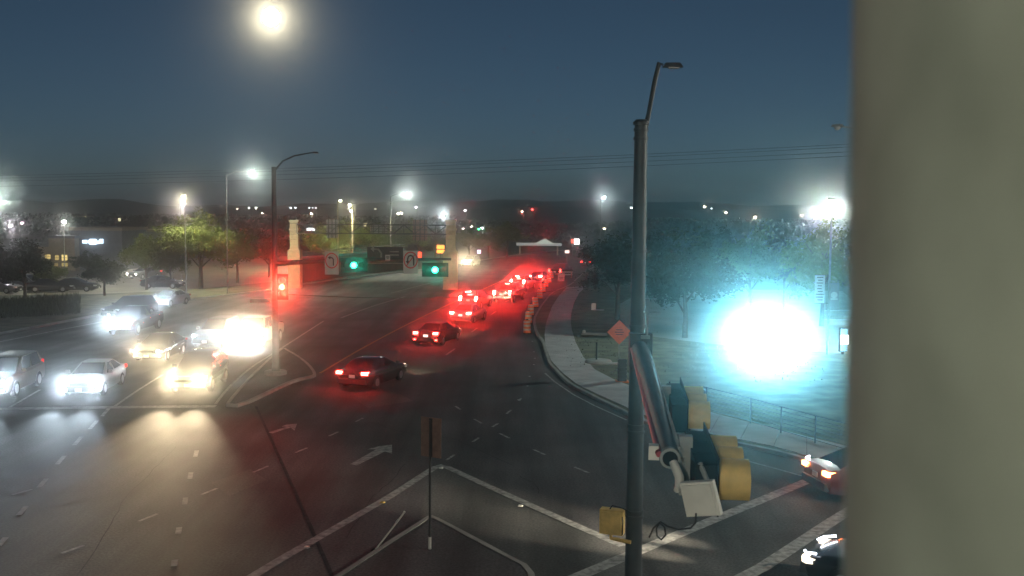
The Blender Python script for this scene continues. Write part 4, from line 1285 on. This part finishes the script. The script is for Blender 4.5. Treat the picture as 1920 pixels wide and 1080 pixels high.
b0_ = None
for px, py, lab in ((1001, 660, 'white lane button second below the nearest drum'), (1003, 672, 'white lane button third below the nearest drum'), (1001, 684, 'white lane button fourth below the nearest drum'), (993, 706, 'white lane button third from the lower end of the dotted row'), (989, 724, 'white lane button second from the lower end of the dotted row'), (972, 750, 'lowest white lane button of the dotted row along the right kerb'), (998, 640, 'white lane button first below the nearest drum')):
    s = thing('lane_button', lab, 'road marker', G(px, py, .0), 0, 'white buttons along the right kerb')
    MB().lathe([(.06, 0), (.06, .012), (.03, .022)], 10).build('dome', M['reflect'], s, 40)

# handrail along the right-hand pavement
rail = [(1310, 771), (1324, 774), (1407, 797), (1464, 815), (1528, 834), (1590, 852), (1660, 873)]
pts = [G(x, y - 2, .13) for x, y in rail]
s = thing('pedestrian_railing', 'seven-bar metal railing along the right-hand pavement', 'railing', pts[0])
for i, p in enumerate(pts):
    MB().tube([p - pts[0], p - pts[0] + Vector((0, 0, 1.12))], .035, 8).build('post', M['galv'], s)
    if i:
        for k in range(7):
            z = Vector((0, 0, .14 + k * .16))
            MB().tube([pts[i - 1] - pts[0] + z, p - pts[0] + z], .028 if k == 6 else .017, 6).build('bar', M['galv'], s)

# banners on the big lamp's pole, low walls behind
bp = G(1551, 668); db = bp.y * math.cos(PITCH) + 9 * math.sin(PITCH)
for px0, px1, py0, py1, m_, lab in ((1525, 1543, 515, 568, 'sign_white', 'white two-part banner with printed rows left of the big lamp pole'), (1552, 1570, 530, 580, 'stucco_grey', 'dim grey banner with a round emblem right of the big lamp pole')):
    a, b = W(px0, py0, db), W(px1, py1, db)
    s = thing('pole_banner', lab, 'banner', ((a.x + b.x) / 2, bp.y - .02, (a.z + b.z) / 2))
    w, h = b.x - a.x, a.z - b.z
    if m_ == 'sign_white':
        MB().box((0, 0, h * .16), (w, .02, h * .66)).box((0, 0, -h * .34), (w, .02, h * .30)).build('panel', M['sign_white'], s)
        r_ = MB()
        for i in range(9):
            r_.box((rnd.uniform(-.03, .03), -.014, h * (.42 - i * .1)), (w * rnd.uniform(.4, .75), .004, .05))
        r_.build('print', M['dark_steel'], s)
    else:
        MB().box((0, 0, 0), (w, .02, h)).build('panel', M['stucco_grey'], s)
        MB().tube([(0, -.012, h * .05), (0, -.02, h * .05)], w * .34, 14).box((0, -.02, -h * .1), (w * .7, .01, .1)).build('emblem', M['sign_white'], s)
    for z in (h / 2, -h / 2):
        MB().tube([(-w / 2, .02, z), (w / 2 if px0 > 1551 else w / 2 + .3, .02, z)], .02, 6).build('bracket', M['dark_steel'], s)
for py, lab in ((583, 'far low pale kerb wall right of the big lamp pole'), (601, 'nearer low pale kerb wall right of the big lamp pole')):
    q = G(1551, py + 8, .14)
    s = thing('low_wall', lab, 'wall', q)
    MB().box((3.0, 0, .2), (6.5, .3, .4)).build('wall', M['concrete'], s)
    MB().box((3.0, 0, .43), (6.7, .38, .06)).build('coping', M['walk'], s)

# pale concrete foot beside the left pole
q = G(488, 567)
s = thing('kerb_block', 'short pale concrete block on the road side left of the median pole', 'block', q, R(80))
MB().box((0, 0, .18), (.7, 2.0, .36), taper=.9).build('block', M['concrete'], s)

# ------------------------------------------------------------------ overhead lines and their poles
def uti(px, py_top, d, lab):
    q = W(px, py_top, d)
    t = thing('utility_pole', lab, 'utility pole', (q.x, q.y, 0))
    MB().tube([(0, 0, 0), (0, 0, q.z)], [.17, .11], 10).build('shaft', M['wood'], t, 40)
    MB().box((0, 0, q.z - .4), (2.4, .12, .14)).build('crossarm', M['wood'], t)
    return t, q
ua, qa = uti(-420, 335, 150, 'wooden line pole out of view on the left')
ub, qb = uti(1760, 262, 118, 'wooden line pole hidden behind the blurred column')
for i, (za, zb) in enumerate(((0, 0), (-.35, -.3), (-.7, -.85), (-1.5, -1.3))):
    a, b = qa + Vector((i * .5 - .8, 0, za)), qb + Vector((i * .5 - .8, 0, zb))
    pts = []
    for k in range(33):
        t_ = k / 32
        p = a.lerp(b, t_); p.z -= 2.6 * 4 * t_ * (1 - t_) * .35
        pts.append(p - a)
    o = MB().tube(pts, .02, 5).build('power_line', M['cable'], None)
    o.location = a
    tag(o, ['topmost', 'second', 'third', 'lowest'][i] + ' thin dark power line across the sky', 'power line', 'power lines across the sky')
# detector cable slung low over the junction
a, b = Vector((pb.x, pb.y, W(518, 551, d0).z)), W(1192, 536, D1)
b = W(1104, 537, 84.0)
pts = []
for k in range(25):
    t_ = k / 24
    p = a.lerp(b, t_); p.z -= .55 * 4 * t_ * (1 - t_)
    pts.append(p - a)
o = MB().tube(pts, .018, 5).build('span_wire', M['cable'], None); o.location = a
tag(o, 'thin dark wire slung from the median pole to the main tree', 'wire')

# ------------------------------------------------------------------ trees
def crown_mesh(seed, blobs, n, leaf, name='crown'):
    r = random.Random(seed)
    vs, fs = [], []
    vol = [b[3] * b[4] * b[5] for b in blobs]
    # leaf clumps: each blob gets twig clusters near its shell
    clusters = []
    tot = sum(vol)
    for b, v in zip(blobs, vol):
        for k in range(max(6, int(n / 26 * v / tot))):
            while True:
                q = Vector((r.uniform(-1, 1), r.uniform(-1, 1), r.uniform(-1, 1)))
                if .45 < q.length < 1: break
            clusters.append(Vector((b[0] + q.x * b[3], b[1] + q.y * b[4], b[2] + q.z * b[5])))
    for c in clusters:
        s = r.uniform(.16, .42)
        for k in range(26):
            p = c + Vector((r.gauss(0, s), r.gauss(0, s), r.gauss(0, s * .7)))
            u = Vector((r.gauss(0, 1), r.gauss(0, 1), r.gauss(0, .6))).normalized()
            w = u.orthogonal().normalized()
            w = (w * math.cos(k) + u.cross(w) * math.sin(k))
            a = leaf * r.uniform(.6, 1.3)
            o = len(vs)
            vs += [p - u * a, p + w * a * .45, p + u * a, p - w * a * .45]
            fs.append((o, o + 1, o + 2, o + 3))
    me = bpy.data.meshes.new(name)
    me.from_pydata([tuple(v) for v in vs], [], fs)
    me.update()
    return me
def trunk_mesh(seed, h, spread, r0):
    r = random.Random(seed)
    m = MB()
    m.tube([(0, 0, -.1), (r.uniform(-.08, .08), 0, h * .25), (r.uniform(-.2, .2), r.uniform(-.2, .2), h * .55), (r.uniform(-.3, .3), 0, h * .85)], [r0 * 1.35, r0, r0 * .7, r0 * .25], 9)
    for k in range(7):
        a = k * 2.4 + r.uniform(-.4, .4); z = h * r.uniform(.22, .6)
        e = spread * r.uniform(.5, .9)
        m.tube([(0, 0, z), (math.cos(a) * e * .5, math.sin(a) * e * .5, z + h * .16), (math.cos(a) * e, math.sin(a) * e, z + h * r.uniform(.2, .36))], [r0 * .5, r0 * .3, r0 * .1], 6)
    return m.mesh('trunk', M['bark'], 50)
VAR = []
vr_ = random.Random(3)
for k in range(4):          # unit trees about 8 m tall
    bl = [(0, 0, 5.0, 1.9, 1.9, 1.7)]
    for j in range(13):
        a = j * 1.1 + vr_.uniform(-.5, .5); e = vr_.uniform(1.2, 3.2)
        r_ = vr_.uniform(.55, 1.35)
        bl.append((math.cos(a) * e, math.sin(a) * e, vr_.uniform(3.2, 7.2 - e * .55), r_, r_ * vr_.uniform(.8, 1.2), r_ * .8))
    for j in range(3):
        bl.append((vr_.uniform(-1.4, 1.4), vr_.uniform(-1.4, 1.4), vr_.uniform(6.4, 7.4), vr_.uniform(.5, 1.0), vr_.uniform(.5, 1.0), .7))
    VAR.append((crown_mesh(20 + k, bl, 8500, .17), trunk_mesh(40 + k, 7.4, 3.0, .17)))
def tree(px, gy, top, wpx, leaf, lab, var=0, group=None, z0=0.0, d=None):
    """tree whose foot is at (px, gy), its top at row top, its crown wpx pixels wide"""
    b = G(px, gy, z0)
    dd_ = b.y * math.cos(PITCH) + (9 - z0) * math.sin(PITCH)
    hgt = W(px, top, dd_).z - z0
    w = wpx * dd_ / F
    t = thing('broadleaf_tree', lab, 'tree', b, rnd.uniform(0, 6.3), group)
    me = VAR[var][0]
    key = (var, leaf)
    if key not in _tm:
        c = me.copy(); c.materials.clear(); c.materials.append(M[leaf]); _tm[key] = c
    cr = link('crown', _tm[key], t)
    tr = link('trunk', VAR[var][1], t)
    sx, sz = w / 7.2, hgt / 8.0
    for o in (cr, tr):
        o.scale = (sx, sx, sz)
    return t
_tm = {}
TL, TMID, TR = 'trees by the left-hand lot', 'trees behind the sign gantry', 'trees on the right'
tree(377, 541, 394, 150, 'leaf', 'biggest tree on the left, lit green from above by twin lamps', 0, TL)
tree(275, 543, 431, 92, 'leaf2', 'mid-sized tree with a thin trunk left of the big lit tree', 1, TL)
tree(320, 540, 448, 70, 'leaf2', 'smaller tree tucked between the mid-sized and the big lit tree', 2, TL)
tree(196, 556, 478, 96, 'leaf3', 'low dark bushy tree in front of the lit shop sign', 3, TL)
tree(47, 566, 440, 118, 'leaf3', 'tall dark tree at far left with its trunk on the verge', 1, TL)
tree(-18, 572, 450, 90, 'leaf3', 'dark tree cut by the left edge of the photo', 2, TL)
tree(96, 545, 490, 60, 'leaf2', 'small shrub-like tree over the parked cars', 0, TL)
tree(445, 530, 425, 90, 'leaf2', 'brownish dark tree right of the big lit tree', 3, TL)
tree(505, 520, 432, 84, 'leaf3', 'dark tree behind the median signal pole', 0, TL)
tree(165, 520, 470, 60, 'leaf3', 'dark tree against the grey building wall', 2, TL)
tree(607, 500, 418, 66, 'leaf', 'round tree just right of the left gantry tower', 2, TMID)
tree(655, 497, 409, 74, 'leaf', 'tree top lit yellow under the lit lamp pair', 0, TMID)
tree(700, 495, 412, 70, 'leaf2', 'wide tree behind the middle of the gantry', 1, TMID)
tree(740, 492, 420, 60, 'leaf2', 'dull tree behind the slim pole of the middle star lamp', 3, TMID)
tree(784, 490, 403, 62, 'leaf', 'tree with lit green top behind the tall sign back', 1, TMID)
tree(815, 488, 428, 54, 'leaf3', 'dark tree behind the orange lit board', 2, TMID)
tree(640, 506, 455, 60, 'leaf2', 'low tree behind the first green signal', 3, TMID)
tree(880, 486, 424, 60, 'leaf2', 'rounded tree under the small green light', 0, TMID)
tree(916, 484, 432, 54, 'leaf2', 'tree over the distant glaring car', 3, TMID)
tree(950, 482, 411, 80, 'leaf', 'tree with sloping right side at the far end of the road', 1, TMID)
tree(1157, 600, 425, 160, 'leaf3', 'main dark tree left of the near signal pole', 1, TR, .11)
tree(1284, 634, 428, 180, 'leaf3', 'large dark tree right of the near signal pole', 2, TR, .11)
tree(1405, 590, 418, 130, 'leaf2', 'dark tree behind the blinding truck', 0, TR, .11)
tree(1540, 612, 402, 150, 'leaf', 'tree lit yellow-green under the huge glaring lamp', 3, TR, .11)
tree(1470, 585, 440, 100, 'leaf3', 'dark tree left of the yellow-lit tree', 1, TR, .11)
tree(1345, 540, 420, 110, 'leaf3', 'dark tree in the second row right of the large dark tree', 3, TR, .11)
tree(1235, 540, 430, 90, 'leaf3', 'dark tree in the second row behind the near signal pole', 0, TR, .11)
tree(1625, 600, 420, 120, 'leaf3', 'dark tree mostly hidden by the blurred column', 2, TR, .11)
# far woods: one mass nobody could count
r = random.Random(11)
vs, fs = [], []
for k in range(900):
    px = r.uniform(-60, 1680)
    d = r.uniform(250, 420)
    q = W(px, 398, d)
    hh = r.uniform(3.5, 7.5) if (px < 1000 or px > 1200) else r.uniform(3, 6)
    if 840 < px < 1120: d += 60; hh *= .8; q = W(px, 398, d)
    for j in range(46):
        p = Vector((q.x + r.gauss(0, 2.2), q.y + r.gauss(0, 2.0), max(.2, hh * (1 - r.random() ** 1.6 * .95))))
        a = r.uniform(.35, .8); u = Vector((r.gauss(0, 1), r.gauss(0, 1), r.gauss(0, 1))).normalized(); w = u.orthogonal().normalized()
        o = len(vs)
        vs += [tuple(p - u * a), tuple(p + w * a * .7), tuple(p + u * a), tuple(p - w * a * .7)]
        fs.append((o, o + 1, o + 2, o + 3))
me = bpy.data.meshes.new('far_woods'); me.from_pydata(vs, [], fs); me.materials.append(M['leaf3']); me.update()
o = link('far_woods', me)
tag(o, 'dark far-off woods along the horizon', 'woods', kind='stuff')
